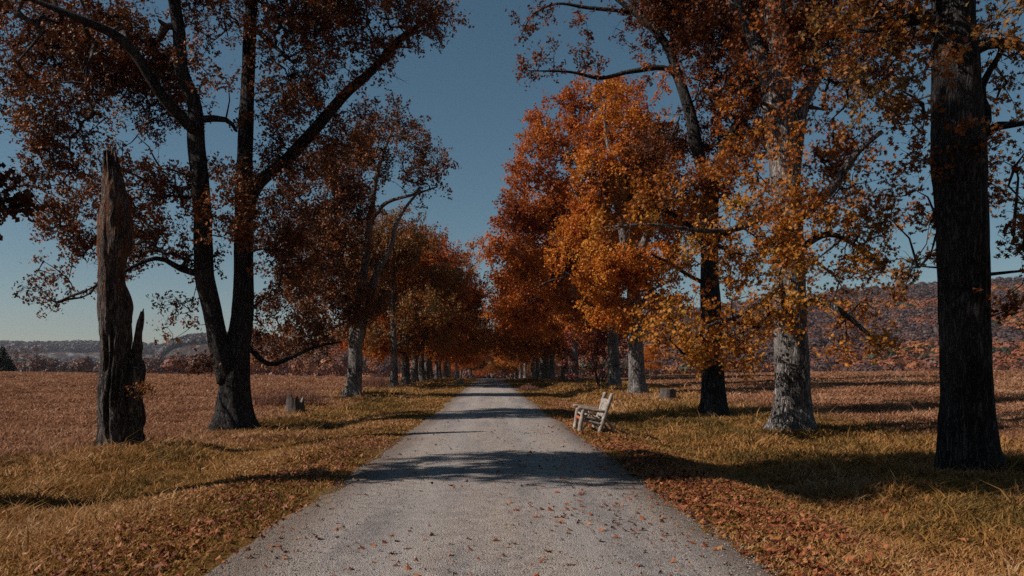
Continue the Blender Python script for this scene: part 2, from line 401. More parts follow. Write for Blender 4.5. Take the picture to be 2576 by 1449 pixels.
# ---------------------------------------------------------------- tree builder
def grow_tree(limbs, blobs, seed, leaf=.14, per=26, tmpl=LEAF_B, cl_vol=1.0, spray=.55, gap=-.15, base_flare=True, flare=.42, sides=20, first_attach=2.5, twigs=4, gnoise=.38, bare=0.0):
    """limbs: list of (N,4) arrays x,y,z,r in LOCAL coordinates; blobs: list (x,y,z,rx,ry,rz,dens). returns 3 meshes' data"""
    r = np.random.default_rng(seed)
    tb = MB(); nodes = []; nb = []
    for li, L in enumerate(limbs):
        L = np.asarray(L, float); step = .16 if li == 0 else .25
        c = catmull(L, step); rad = np.maximum(c[:, 3], .012)
        if li: # wander
            w = np.sin(np.linspace(0, PI, len(c)))[:, None]
            c[:, :3] += w * np.stack([vnoise(v3(c[:, 2] * .8, li, q), seed) for q in (1, 5, 9)], -1) * .22
        if li == 0 and base_flare:
            h = c[:, 2] - c[0, 2]; rad = rad * (1 + flare * np.exp(-h / .32) + .16 * np.exp(-h / 1.2))
        sd = sides if c[0, 3] > .14 else max(7, sides // 3)
        dsp = bark_disp(.07, seed + li)
        if li == 0 and base_flare:
            z0 = c[0, 2]; ph = r.uniform(0, 6)
            def dsp2(p, th, R, d0=dsp, z0=z0, ph=ph):
                e = np.exp(-(p[..., 2] - z0) / .45)
                return d0(p, th, R) + .45 * flare * e * np.cos(5 * th + ph)[None] + .25 * flare * e * np.cos(3 * th + ph * 2)[None]
            dd = dsp2
        else: dd = dsp
        v, f = tube(c[:, :3], rad, sd, dd); tb.add(v, f)
        sel = c[:, 2] - limbs[0][0][2] > first_attach
        nodes.append(c[sel][:, :3][::2]); nb.append(np.full(len(c[sel][::2]), -1))
    nodes = np.vstack(nodes); nb = np.concatenate(nb)
    C = []
    for (x, y, z, rx, ry, rz, dens) in blobs:
        vol = 4.19 * rx * ry * rz; n = max(3, int(vol / cl_vol * dens * 1.35))
        q = r.normal(size=(n, 3)); q /= np.linalg.norm(q, axis=1)[:, None]; q *= (r.random(n) ** .42)[:, None]
        p = np.array([x, y, z]) + q * np.array([rx, ry, rz]) * r.uniform(.85, 1.12, (n, 1))
        keep = vnoise(p * gnoise * 1.9, seed + 77) > gap
        C.append(p[keep])
    C = np.vstack(C); n = len(C)
    d0 = np.array([np.min(np.sum((nodes - c) ** 2, 1)) for c in C]); order = np.argsort(d0)
    NB = np.zeros((len(nodes) + n * 9, 3)); NI = np.zeros(len(nodes) + n * 9, int); cnt = len(nodes)
    NB[:cnt] = nodes; NI[:cnt] = -1
    paths = []; par = []
    for bi, ci in enumerate(order):
        c = C[ci]; dv = NB[:cnt] - c; dist = np.sqrt(np.sum(dv * dv, 1)) + np.maximum(NB[:cnt, 2] - c[2], 0) * .35
        k = int(np.argmin(dist)); q = NB[k]; Ld = np.linalg.norm(c - q)
        m = max(2, min(8, int(Ld / .45)))
        mid = (q + c) / 2 + np.array([0, 0, .12 * Ld]) + r.normal(size=3) * .13 * Ld
        t = np.linspace(0, 1, m + 1)[:, None]
        path = (1 - t) ** 2 * q + 2 * t * (1 - t) * mid + t * t * c
        path[1:-1] += r.normal(size=(m - 1, 3)) * .05
        paths.append(path); par.append(NI[k])
        NB[cnt:cnt + m] = path[1:]; NI[cnt:cnt + m] = bi; cnt += m
    desc = np.ones(n)
    for bi in range(n - 1, -1, -1):
        if par[bi] >= 0: desc[par[bi]] += desc[bi]
    bb = MB()
    for bi, path in enumerate(paths):
        r0 = .010 * desc[bi] ** .5 + .004; r0 = min(r0, .16)
        rad = np.linspace(r0, max(.007, r0 * .35), len(path))
        v, f = tube(path, rad, 5 if r0 > .03 else 3, None, False); bb.add(v, f)
    # twigs
    tips = np.array([p[-1] for p in paths]); tdir = np.array([p[-1] - p[-2] for p in paths]); tdir /= np.linalg.norm(tdir, axis=1)[:, None]
    T = np.repeat(tips, twigs, 0); D = np.repeat(tdir, twigs, 0) * .7 + r.normal(size=(n * twigs, 3)) * .6 + np.array([0, 0, .05])
    D /= np.linalg.norm(D, axis=1)[:, None]; Ln = spray * r.uniform(.6, 1.5, len(T)); E = T + D * Ln[:, None]
    midp = (T + E) / 2 + r.normal(size=T.shape) * .05
    a = np.cross(D, r.normal(size=D.shape)); a /= np.linalg.norm(a, axis=1)[:, None]; w = .0055
    v = np.stack([T + a * w, T - a * w, midp - a * w * .8, midp + a * w * .8, E], 1); k = len(T)
    b5 = np.arange(k)[:, None] * 5
    bb.add(v.reshape(-1, 3), [b5 + np.array([[0, 1, 2, 3]]), b5 + np.array([[3, 2, 4]])])
    # leaves
    cpt = r.random(n) > bare
    nl = per; idx = np.where(cpt)[0]
    src = np.repeat(idx, nl); tw = src * twigs + r.integers(0, twigs, len(src)); t = r.random(len(src)) ** .6
    pos = T[tw] * (1 - t)[:, None] + E[tw] * t[:, None] + r.normal(size=(len(src), 3)) * spray * .17
    cen = C.mean(0); outw = pos - cen; outw /= np.linalg.norm(outw, axis=1)[:, None] + 1e-6
    bias = outw * .35 + np.array([0, 0, .55])
    size = leaf * r.uniform(.65, 1.25, len(src))
    lv, lf = leaf_cloud(pos, size, tmpl, bias, r)
    rnd = np.clip(np.repeat(r.random(n), 1)[src] * .55 + r.random(len(src)) * .45, 0, 1)
    return tb, bb, (lv, lf, np.repeat(rnd, len(tmpl)))
def tree_meshes(name, data, mats, root, merged=False):
    tb, bb, (lv, lf, la) = data
    if merged:
        off = tb.n
        for k_, g in bb.f.items(): tb.f.setdefault(k_, []).extend([q + off for q in g])
        tb.v += bb.v; tb.a += bb.a; tb.n += bb.n
        link('trunk', tb.mesh(name + '_trunk', True), M[mats[0]], root)
        return link('crown', mesh_from(name + '_crown', lv, [lf], {'rnd': la}), M[mats[2]], root)
    t = link('trunk', tb.mesh(name + '_trunk', True), M[mats[0]], root)
    b = link('branches', bb.mesh(name + '_branches', True), M[mats[1]], root)
    c = link('crown', mesh_from(name + '_crown', lv, [lf], {'rnd': la}), M[mats[2]], root)
    return t, b, c

# ---- trees laid out from measured limb positions
def px_tree(name, X0, Y0, limbs, blobs, seed, mats, label, group, depth=(1, 3.5), dup=.75, **kw):
    """limb points (px,py,dY,r); blobs (px,py,rp,density[,dY])"""
    rr = np.random.default_rng(seed + 500)
    z0 = float(ground(X0, Y0, False)) - .06
    base = np.array([X0, Y0, z0]); LL = []
    for li, L in enumerate(limbs):
        A = []
        for (px, py, dy, ra) in L: A.append(np.append(P(px, py, Y0 + dy) - base, ra))
        if li == 0: A[0][:3] = 0
        LL.append(np.array(A))
    BB = []
    for b in blobs:
        px, py, rp, de = b[:4]; dy = b[4] if len(b) > 4 else rr.uniform(-depth[1], depth[1])
        p = P(px, py, Y0 + dy) - base; rr_ = rp / F * (Y0 + dy)
        BB.append((p[0], p[1], p[2], rr_ * 1.18, rr_ * 1.05, rr_ * .92, de))
        if dup:
            q = p + np.array([rr.uniform(-.7, .7) * rr_, rr.uniform(-depth[1], depth[1]) * .5, rr.uniform(-.5, .5) * rr_])
            BB.append((q[0], q[1], q[2], rr_ * .95, rr_ * .95, rr_ * .7, de * dup))
    root = empty(name, base)
    for b in kw.pop('top', ()):
        BB.append((b[0], b[1], b[2], b[3], b[3], b[3] * .7, b[4]))
    tree_meshes(name, grow_tree(LL, BB, seed, **kw), mats, root)
    tag(root, label, 'tree', group)
    return root
GL = 'big trees lining the left side of the road'; GR = 'big trees lining the right side of the road'

# double-trunk oak, left, Y=28
px_tree('oak_tree', -9.0, 28.0, [
    [(592, 1092, 0, .62), (590, 1000, 0, .53), (595, 900, 0, .46), (610, 780, .2, .37), (613, 600, .3, .33), (615, 430, .4, .29), (622, 240, .6, .25), (630, 60, .8, .22), (640, -150, 1, .16)],
    [(575, 960, -.1, .38), (552, 860, -.3, .34), (528, 740, -.5, .33), (508, 640, -.6, .32), (500, 480, -.8, .29), (485, 300, -1, .26), (462, 140, -1.2, .22), (440, 0, -1.4, .19), (420, -150, -1.5, .12)],
    [(612, 560, .3, .24), (650, 470, .6, .23), (740, 390, 1, .21), (850, 260, 1.5, .19), (930, 170, 2, .16), (1010, 90, 2.2, .12), (1110, 32, 2.4, .05)],
    [(490, 330, -1, .18), (420, 250, -1.5, .18), (350, 140, -2, .16), (290, 90, -2.4, .14), (180, 40, -3, .11), (60, -10, -3.4, .07)],
    [(505, 690, -.6, .12), (460, 678, -.8, .10), (400, 650, -1.5, .07), (300, 700, -2, .04), (200, 740, -2.4, .02)],
    [(610, 860, .2, .10), (680, 905, .6, .09), (740, 890, 1, .08), (800, 870, 1.4, .05), (860, 860, 1.6, .03)],
    [(615, 200, .6, .12), (640, 80, .4, .10), (680, 110, .2, .08), (740, 160, 0, .04)],
    [(505, 300, -.9, .12), (560, 310, -.7, .09), (595, 330, -.3, .05)],
], [(60, 60, 110, .8), (180, 150, 120, 1), (330, 60, 100, .9), (380, 200, 110, 1), (250, 200, 90, 1), (480, 50, 90, .7), (560, 200, 60, .7), (60, 260, 100, 1), (180, 310, 120, 1),
    (330, 350, 110, 1.1), (430, 300, 80, 1), (90, 420, 80, .9), (250, 470, 90, 1), (400, 480, 90, 1), (180, 580, 85, 1), (130, 560, 60, .9), (330, 600, 90, 1), (420, 620, 80, 1), (120, 740, 45, .9), (200, 740, 55, .9), (150, 700, 50, .8),
    (270, 660, 60, .8), (450, 770, 50, .7), (520, 560, 70, .8), (640, 480, 80, 1.1, -1), (700, 560, 90, 1.2, 1), (620, 600, 70, 1), (760, 640, 80, 1, 1.5), (560, 440, 40, .6), (720, 420, 70, .9, 1), (800, 330, 90, .9, 1.5), (720, 260, 100, .8, 0), (820, 180, 100, .8, 1),
    (700, 90, 90, .65, 0), (860, 60, 100, .7, 1), (960, 50, 80, .7, 2), (930, 150, 70, .8, 2), (1060, 30, 60, .7, 2.3), (1110, 20, 45, .6, 2.4), (900, 270, 60, .6, 2),
    (500, 905, 40, .8, -1), (460, 830, 40, .7, -1), (700, 850, 50, .9, .5), (770, 830, 60, .9, 1), (700, 720, 60, .9, .8), (660, 780, 40, .8, .4)],
    101, ('bark_dark_shaded', 'bark_twig', 'leaf_dark'), 'big forked tree with two dark trunks beside the broken trunk', GL, depth=(1, 2.6), top=[(-3.5, -.5, 15.5, 2.6, 1), (0, 0, 16.5, 2.8, 1), (3.5, .8, 15.5, 2.5, 1), (-1.5, .5, 19, 2.4, 1), (2, 0, 18.8, 2.3, 1), (-6, -.8, 14.5, 2, 1), (5.8, 1, 15, 1.8, .8)], leaf=.128, per=40, twigs=6, bare=.07, tmpl=LEAF_B, cl_vol=.27, spray=.46, sides=64)

# tree outside the frame, left, whose lower boughs come into the picture
px_tree('oak_tree', -9.6, 10.6, [
    [(-560, 1280, 0, .5), (-560, 900, 0, .40), (-560, 400, 0, .36), (-540, -200, 0, .3), (-500, -900, 0, .2), (-480, -1400, 0, .1)],
    [(-550, 200, 0, .16), (-350, 100, .4, .12), (-150, 250, .8, .08), (-20, 420, 1, .03)],
    [(-550, -200, 0, .18), (-300, -300, .5, .14), (-50, -350, .8, .09), (150, -300, 1, .04)],
    [(-550, -600, 0, .16), (-700, -800, .5, .1), (-900, -900, .8, .05)]],
    [(-10, 510, 75, 1, 1), (-90, 440, 110, .9, .8), (10, 480, 40, 1, 1), (-200, 300, 140, .8, .6), (-380, 250, 150, .7, .4), (-20, -330, 190, .9, .6), (-250, -350, 230, .9, .4), (-480, -500, 260, 1, 0), (-700, -600, 250, .9, .6), (-600, -900, 260, .9, 0), (-350, -800, 250, .9, .3), (-850, -900, 220, .9, .5), (-60, -640, 200, .8, .6)],
    115, ('bark_dark_shaded', 'bark_twig', 'leaf_dark'), 'tree at the left edge whose dark leafy boughs reach into the picture', GL, top=[(0, 0, 12, 2.6, 1), (-2.5, 0, 13.5, 2.4, 1), (2.5, .3, 12.5, 2.4, 1), (0, 0, 15.5, 2.6, 1), (3, 0, 15, 2, 1), (-3, -.5, 16, 2, 1), (1, .3, 18.5, 2.2, 1), (-5, 0, 12, 2, 1), (0, 1, 13.5, 2.4, 1.4), (0, -1, 14.5, 2.2, 1.3), (-1, .5, 10.5, 2.2, 1.3), (1.5, .4, 10, 1.8, 1.3), (2, 1, 17, 2, 1.2)], leaf=.15, per=40, tmpl=LEAF_B, cl_vol=.26, spray=.42, sides=20, gap=-.3)

# left tree at Y=52.6
px_tree('oak_tree', -9.1, 52.6, [
    [(892, 998, 0, .50), (893, 930, 0, .46), (894, 860, 0, .42), (898, 800, 0, .34), (915, 690, .2, .28), (925, 600, .3, .25), (935, 520, .4, .2), (950, 430, .5, .15), (985, 330, .6, .07)],
    [(896, 870, 0, .34), (920, 790, -.4, .30), (945, 700, -.8, .24), (975, 640, -1, .18), (1000, 560, -1.2, .12), (1060, 470, -1.4, .06)],
    [(890, 850, 0, .2), (868, 740, .3, .17), (850, 640, .6, .12), (800, 520, 1, .06)],
    [(930, 560, .3, .14), (975, 510, -.2, .12), (1040, 485, -.4, .09), (1100, 470, -.6, .04)],
    [(885, 800, 0, .12), (820, 830, .4, .09), (740, 850, .8, .05), (700, 870, 1, .03)],
], [(760, 520, 80, 1), (840, 600, 90, 1.1), (760, 690, 80, 1.1), (860, 720, 75, 1.1), (950, 400, 75, .9), (1030, 390, 60, .8), (1090, 440, 52, .9, -1), (1010, 320, 50, .8), (930, 310, 60, .8), (1060, 480, 40, .8, -1), (1130, 460, 28, .9, -1), (1000, 270, 30, .7),
    (700, 860, 60, 1), (780, 860, 60, 1), (690, 780, 60, .9), (980, 540, 40, .7), (950, 660, 50, .8), (870, 440, 80, 1), (870, 520, 70, 1), (800, 780, 60, 1), (900, 800, 50, .9), (1080, 370, 35, .7), (800, 430, 60, .9), (860, 350, 50, .8), (640, 860, 35, .8), (960, 780, 40, .8), (700, 600, 60, .9)],
    121, ('bark', 'bark_twig', 'leaf_dark'), 'pale barked tree forking low behind the stump, third standing tree on the left', GL, depth=(1, 3.2), leaf=.165, per=36, tmpl=LEAF_C, cl_vol=.38, spray=.55, sides=24)

# right row: nearest, Y=15
px_tree('oak_tree', 9.0, 14.9, [
    [(2437, 1192, 0, .47), (2432, 1050, 0, .44), (2428, 900, 0, .42), (2425, 700, 0, .42), (2418, 520, 0, .44), (2410, 400, 0, .46), (2408, 250, 0, .41), (2400, 50, 0, .38), (2395, -200, 0, .33), (2390, -600, 0, .2)],
    [(2465, 330, 0, .12), (2490, 270, .1, .10), (2500, 200, .2, .07), (2540, 100, .4, .03)],
    [(2470, 340, 0, .10), (2520, 322, -.1, .08), (2580, 310, -.3, .04)],
    [(2380, 40, 0, .14), (2300, 40, .3, .12), (2220, 60, .7, .09), (2150, 80, 1, .04)],
    [(2440, 130, 0, .13), (2530, 110, .3, .10), (2640, 130, .5, .06)],
    [(2390, -200, 0, .16), (2200, -300, .5, .12), (2000, -380, .9, .05)],
    [(2400, -300, 0, .16), (2600, -420, .5, .12), (2800, -500, .9, .05)],
    [(2440, 690, 0, .05), (2510, 700, .3, .035), (2590, 680, .5, .02)]],
    [(2130, 40, 80, 1, 3), (2230, 60, 80, 1, 3.5), (2320, 90, 60, 1, 2.5), (2120, 170, 75, 1, 4), (2200, 300, 80, 1, 3.5), (2290, 260, 60, 1, 3), (2180, 400, 65, 1, 4), (2280, 420, 60, 1, 3), (2120, 330, 60, 1, 4.5), (2240, 640, 60, .9, 3.5), (2310, 560, 45, .9, 3), (2290, 740, 55, .9, 3), (2200, 740, 50, .9, 4), (2330, 860, 28, .8, 2), (2250, 840, 35, .8, 3.5), (2340, 660, 30, .8, 2),
     (2290, 30, 70, 1), (2230, 220, 60, .9), (2310, 330, 50, .9), (2260, 470, 50, .8), (2300, 620, 50, .8), (2200, 560, 40, .7), (2550, 230, 60, .9), (2520, 330, 50, .8), (2560, 500, 50, .8), (2540, 620, 40, .9), (2560, 760, 35, .8), (2340, 180, 50, .9), (2440, 60, 50, .8), (2440, 330, 30, .7, -.7), (2280, 110, 80, .9), (2200, 150, 60, .9), (2310, 260, 60, .6), (2290, 400, 55, .55), (2540, 60, 70, .8), (2620, 160, 80, .8), (2530, 180, 50, .6), (2550, 420, 45, .5), (2560, 560, 55, .8), (2540, 690, 50, .8), (2620, 640, 60, .8), (2500, 620, 26, .6),
     (2330, 560, 40, .6), (2280, 640, 45, .55), (2320, 760, 35, .6), (2500, 780, 22, .5), (2250, -80, 130, .9), (2450, -200, 160, .9), (2620, -150, 140, .9), (2100, -300, 150, .9), (2400, -480, 190, 1), (2700, -400, 160, .9)],
    131, ('bark_dark_shaded', 'bark_twig', 'leaf_olive'), 'thick dark trunk nearest the camera at the right edge', GR, depth=(1, 1.8), top=[(-3.5, -.5, 15.5, 2.6, .7), (0, 0, 16.5, 2.8, .7), (3.5, .8, 15.5, 2.5, .7), (-1.5, .5, 19, 2.4, .7), (2, 0, 18.8, 2.3, .7), (-6, -.8, 14.5, 2, .7), (5.8, 1, 15, 1.8, .8)], leaf=.12, per=36, twigs=6, bare=.07, tmpl=LEAF_A, cl_vol=.17, spray=.36, flare=.12, sides=88, gap=-.1)

# right row: Y=23.8
px_tree('oak_tree', 9.05, 23.8, [
    [(1995, 1092, 0, .52), (1994, 1000, 0, .47), (1992, 900, 0, .46), (1988, 780, 0, .44), (1984, 600, 0, .42), (1975, 450, 0, .42), (1960, 320, 0, .40), (1950, 260, 0, .38)],
    [(1962, 330, 0, .34), (1935, 200, .2, .28), (1900, 110, .5, .22), (1840, 0, .9, .17), (1800, -120, 1.2, .09)],
    [(1968, 340, 0, .36), (1962, 200, -.2, .33), (1960, 60, -.3, .30), (1962, -150, -.4, .22), (1970, -400, -.4, .08)],
    [(1985, 480, 0, .3), (2010, 330, .3, .26), (2045, 200, .8, .20), (2070, 60, 1.2, .14), (2100, -100, 1.5, .07)],
    [(1988, 560, 0, .18), (2060, 490, -.3, .15), (2130, 400, -.7, .11), (2220, 330, -1, .06)],
    [(1960, 520, 0, .13), (1900, 540, -1.2, .10), (1790, 570, -2.2, .07), (1650, 560, -2.8, .045), (1540, 570, -3, .02)],
    [(1975, 700, 0, .14), (1930, 740, -.7, .11), (1860, 780, -1.4, .08), (1780, 820, -2, .04)],
    [(1990, 780, 0, .12), (2070, 760, -.3, .10), (2140, 800, -.8, .07), (2220, 880, -1.2, .03)],
    [(1995, 640, 0, .12), (2090, 600, .6, .09), (2190, 640, 1.2, .05)]],
    [(1985, 300, 50, 1.2, -2.4), (1960, 400, 55, 1.2, -2.2), (2000, 480, 55, 1.2, -2.4), (1950, 560, 50, 1.1, -2.2), (2010, 640, 50, 1.1, -2.3), (1960, 690, 50, 1.2, -2.4), (2010, 760, 50, 1.2, -2.2), (1950, 800, 40, 1.1, -2.2), (1970, 180, 60, 1.2, -2), (2040, 120, 60, 1.1, -1.8), (1960, 60, 60, 1.1, -2),
     (1740, 600, 60, 1.2, -2.6), (1660, 570, 55, 1.2, -2.8), (1590, 560, 45, 1.2, -3), (1530, 570, 36, 1.1, -3), (1800, 520, 60, 1.2, -2.4), (1690, 490, 50, 1.1, -2.8), (1620, 500, 40, 1.1, -3), (1780, 660, 45, 1.1, -2.4), (1840, 730, 55, 1.2, -2.2), (1680, 800, 40, 1.2, -2.6), (1650, 850, 26, 1.1, -2.7), (1720, 760, 35, 1.1, -2.5),
     (2100, 560, 60, 1.1), (2060, 700, 60, 1.1), (2150, 700, 60, 1.1), (2190, 560, 55, 1), (2120, 460, 60, 1.1), (2080, 330, 60, 1.1), (1900, 340, 85, 1.1), (1930, 80, 90, 1), (2060, 60, 90, 1), (2150, 180, 90, 1), (2040, 260, 80, .9), (2130, 350, 80, 1), (2220, 300, 70, .8), (2210, 60, 80, .8), (1880, 500, 80, 1.1, -2), (2010, 520, 70, 1.1, -1.5), (1960, 620, 80, 1.1, -1.5), (2080, 640, 75, 1), (2190, 640, 70, .9), (2240, 520, 50, .7),
     (1880, 680, 80, 1.1, -1.6), (1980, 740, 85, 1.2, -1.2), (1760, 830, 55, 1.2, -2), (1700, 840, 32, 1.1, -2.2), (1830, 840, 65, 1.3, -1.7), (1900, 840, 55, 1.2, -1.4), (1790, 905, 45, 1.2, -1.9), (1730, 890, 24, 1, -2), (1870, 910, 35, 1, -1.6), (2080, 790, 70, 1), (2170, 780, 55, .9), (2110, 880, 40, .8), (2210, 860, 35, .8), (2040, 860, 40, .9),
     (1850, 200, 70, 1), (1780, 60, 80, .8), (2080, 420, 60, .9), (1850, 420, 70, 1), (2240, 420, 50, .7), (1950, -120, 130, 1), (2120, -100, 120, 1), (1820, 600, 55, 1, -1.5), (1800, 760, 50, 1, -1.6)],
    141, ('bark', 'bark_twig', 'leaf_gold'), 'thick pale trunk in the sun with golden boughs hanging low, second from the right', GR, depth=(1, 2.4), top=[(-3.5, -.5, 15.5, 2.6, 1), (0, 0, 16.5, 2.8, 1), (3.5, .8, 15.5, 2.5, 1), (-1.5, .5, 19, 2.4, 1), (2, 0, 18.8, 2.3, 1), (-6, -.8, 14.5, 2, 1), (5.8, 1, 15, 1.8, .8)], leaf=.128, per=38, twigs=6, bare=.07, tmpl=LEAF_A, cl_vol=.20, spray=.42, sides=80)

# right row: Y=32
px_tree('oak_tree', 9.0, 32.0, [
    [(1795, 1052, 0, .47), (1794, 960, 0, .42), (1790, 850, 0, .41), (1785, 720, 0, .38), (1786, 600, 0, .34), (1790, 480, 0, .31)],
    [(1788, 500, 0, .26), (1760, 400, .1, .24), (1735, 280, .2, .21), (1695, 170, .3, .19), (1650, 90, .4, .16), (1590, 30, .5, .13), (1530, -20, .6, .08)],
    [(1788, 500, 0, .24), (1815, 400, -.2, .22), (1890, 270, -.4, .18), (1930, 120, -.6, .12), (1950, 0, -.8, .07)],
    [(1735, 260, .2, .13), (1690, 175, .1, .11), (1600, 178, -.1, .09), (1520, 195, -.2, .07), (1440, 180, -.4, .05), (1330, 178, -.6, .02)],
    [(1700, 180, .3, .13), (1695, 60, .5, .11), (1670, -60, .7, .06)],
    [(1590, 30, .5, .08), (1480, 20, .5, .07), (1400, 8, .5, .05), (1340, 40, .5, .03), (1310, 90, .5, .015)],
    [(1786, 640, 0, .14), (1720, 560, -.8, .1), (1640, 510, -1.4, .06), (1570, 500, -1.8, .03)],
    [(1786, 720, 0, .1), (1700, 660, -.5, .07), (1640, 640, -1, .03)]],
    [(1400, 140, 44, .42, -.3), (1335, 172, 34, .5, -.6), (1470, 165, 46, .42, -.3), (1530, 120, 44, .36), (1560, 60, 44, .32), (1470, 50, 36, .22, .5), (1370, 30, 36, .2, .5), (1310, 70, 26, .2, .5), (1600, 130, 46, .4), (1640, 30, 50, .5), (1590, 205, 34, .4, -.3),
     (1735, 40, 70, .8), (1790, 100, 90, 1.1), (1750, 220, 80, 1.1), (1840, 230, 80, 1.1), (1700, 330, 75, 1.1), (1800, 340, 80, 1.1), (1880, 100, 70, 1), (1620, 420, 65, 1.1, -1.5), (1700, 440, 80, 1.2, -1.4), (1790, 460, 80, 1.2, -1.2), (1870, 470, 70, 1.1), (1560, 500, 60, 1.2, -1.8), (1640, 530, 75, 1.2, -1.6), (1730, 560, 80, 1.2, -1.3), (1820, 570, 70, 1.1), (1660, 640, 60, 1), (1740, 680, 50, .9), (1850, 680, 50, .9), (1720, -80, 120, 1), (1850, -60, 110, 1)],
    151, ('bark_dark_shaded', 'bark_twig', 'leaf_gold'), 'dark tapering trunk with long high limbs over the road, behind the pale sunlit trunk', GR, depth=(1, 2.6), top=[(-2.2, -.5, 16.5, 1.8, .7), (0, 0, 16.5, 2.8, 1), (3.5, .8, 15.5, 2.5, 1), (-1.5, .5, 19, 2.4, 1), (2, 0, 18.8, 2.3, 1), (5.8, 1, 15, 1.8, .8)], leaf=.138, per=38, twigs=6, bare=.07, tmpl=LEAF_B, cl_vol=.26, spray=.46, sides=52)

# right row: Y=48.5 and 57.5
px_tree('oak_tree', 9.05, 48.5, [
    [(1603, 994, 0, .48), (1602, 930, 0, .45), (1598, 850, 0, .43), (1595, 760, 0, .4), (1590, 660, 0, .34)],
    [(1592, 720, 0, .28), (1570, 600, .3, .24), (1545, 480, .5, .18), (1530, 360, .7, .1), (1520, 270, .8, .05)],
    [(1594, 730, 0, .28), (1620, 600, -.3, .23), (1650, 450, -.5, .16), (1670, 320, -.7, .08)],
    [(1598, 800, 0, .16), (1640, 740, -.6, .12), (1700, 700, -1, .05)],
    [(1594, 760, 0, .16), (1540, 740, -.6, .12), (1470, 700, -1, .05)]],
    [(1620, 330, 65, 1.2), (1540, 300, 60, 1.1), (1600, 430, 75, 1.2), (1680, 420, 60, 1.1), (1520, 430, 70, 1.2), (1560, 560, 85, 1.2), (1660, 560, 75, 1.2), (1480, 560, 70, 1.2), (1450, 660, 65, 1.2), (1540, 680, 75, 1.2), (1640, 680, 70, 1.1), (1580, 780, 55, 1), (1680, 760, 50, 1), (1510, 780, 50, 1.1), (1720, 700, 35, .9), (1560, 240, 40, .9), (1500, 220, 35, .9)],
    161, ('bark', 'bark_twig', 'leaf_orange'), 'bright orange tree with a pale trunk behind the log bench', GR, depth=(1, 3.5), leaf=.175, per=40, tmpl=LEAF_C, cl_vol=.36, spray=.55, sides=28)
px_tree('oak_tree', 9.0, 57.5, [
    [(1545, 979, 0, .42), (1544, 930, 0, .40), (1542, 860, 0, .38), (1540, 760, 0, .34), (1530, 660, 0, .28)],
    [(1535, 720, 0, .25), (1490, 600, -.3, .2), (1450, 480, -.5, .15), (1420, 370, -.7, .07)],
    [(1533, 700, 0, .25), (1535, 560, .3, .2), (1520, 430, .5, .13), (1490, 320, .7, .06)],
    [(1540, 780, 0, .16), (1470, 720, -.6, .12), (1390, 660, -1, .06)]],
    [(1290, 480, 36, 1.1), (1275, 550, 40, 1.2), (1262, 630, 42, 1.2), (1262, 710, 40, 1.2), (1275, 780, 42, 1.2), (1330, 800, 45, 1.2), (1320, 430, 40, 1.1), (1540, 240, 45, 1.1), (1600, 230, 40, 1), (1650, 250, 40, 1), (1560, 320, 60, 1.2), (1400, 300, 55, 1.1), (1460, 260, 50, 1.1), (1360, 380, 50, 1.1), (1440, 360, 65, 1.2), (1500, 340, 55, 1.1), (1390, 460, 60, 1.1), (1340, 520, 50, 1.1), (1430, 520, 65, 1.2), (1370, 580, 65, 1.2), (1310, 590, 45, 1.1), (1320, 660, 60, 1.2), (1400, 660, 70, 1.2), (1360, 740, 65, 1.2), (1440, 750, 60, 1.2), (1500, 820, 45, 1), (1420, 820, 45, 1.1), (1490, 680, 55, 1.1), (1350, 330, 35, .9), (1500, 440, 50, 1)],
    171, ('bark', 'bark_twig', 'leaf_rust'), 'rusty red tree with a slimmer pale trunk beside the dark red sapling', GR, depth=(1, 3.5), leaf=.19, per=40, tmpl=LEAF_C, cl_vol=.42, spray=.6, sides=24)

# ---- avenue prototypes
def proto(seed, H, R, lean=0, low=3.2, r0=.45, dens=1.0, per=36, leaf=.22, clv=1.0):
    r = np.random.default_rng(seed); limbs = []
    tr = [(0, 0, 0, r0), (lean * .3, 0, H * .12, r0 * .88), (lean * .6, .1, H * .28, r0 * .78), (lean, .2, H * .5, r0 * .55), (lean * 1.2, 0, H * .78, r0 * .2)]
    limbs.append(np.array(tr)); blobs = [(lean * 1.2, 0, H * .86, R * .45, R * .45, H * .12, dens)]
    for k in range(10):
        a = k * 2.4 + r.uniform(-.4, .4); h0 = H * (.22 + .05 * k); rl = R * r.uniform(.7, 1.0) * (1.0 if k < 7 else .65)
        hx = h0 + r.uniform(.1, .22) * H * (.4 if k < 3 else 1)
        c, s = math.cos(a), math.sin(a)
        limbs.append(np.array([(0, 0, h0, r0 * .38), (c * rl * .45, s * rl * .45, (h0 + hx) / 2 + .4, r0 * .25), (c * rl, s * rl, hx, r0 * .07)]))
        for q, w in ((.95, .40), (.55, .40)):
            blobs.append((c * rl * q, s * rl * q, h0 + (hx - h0) * q + .3, R * w, R * w, H * .085, dens))
    for k in range(4):
        a = k * 1.57 + r.uniform(0, 1.5); blobs.append((math.cos(a) * R * .6, math.sin(a) * R * .6, low + H * .1, R * .3, R * .3, H * .07, dens * .9))
    return grow_tree(limbs, blobs, seed, leaf=leaf, per=per, tmpl=LEAF_C, cl_vol=clv, spray=.8, gap=-.12, sides=16, twigs=3)
protos = []
for k, (sd, H, R, pal) in enumerate([(201, 18.5, 8.4, 'leaf_orange'), (202, 19.5, 8.8, 'leaf_rust'), (203, 17.5, 8.2, 'leaf_olive'), (204, 20, 8.6, 'leaf_dark')]):
    tb, bb, (lv, lf, la) = proto(sd, H, R)
    protos.append((tb.mesh('avenue_tree_trunk', True), bb.mesh('avenue_tree_branches', True), mesh_from('avenue_tree_crown', lv, [lf], {'rnd': la}), pal))
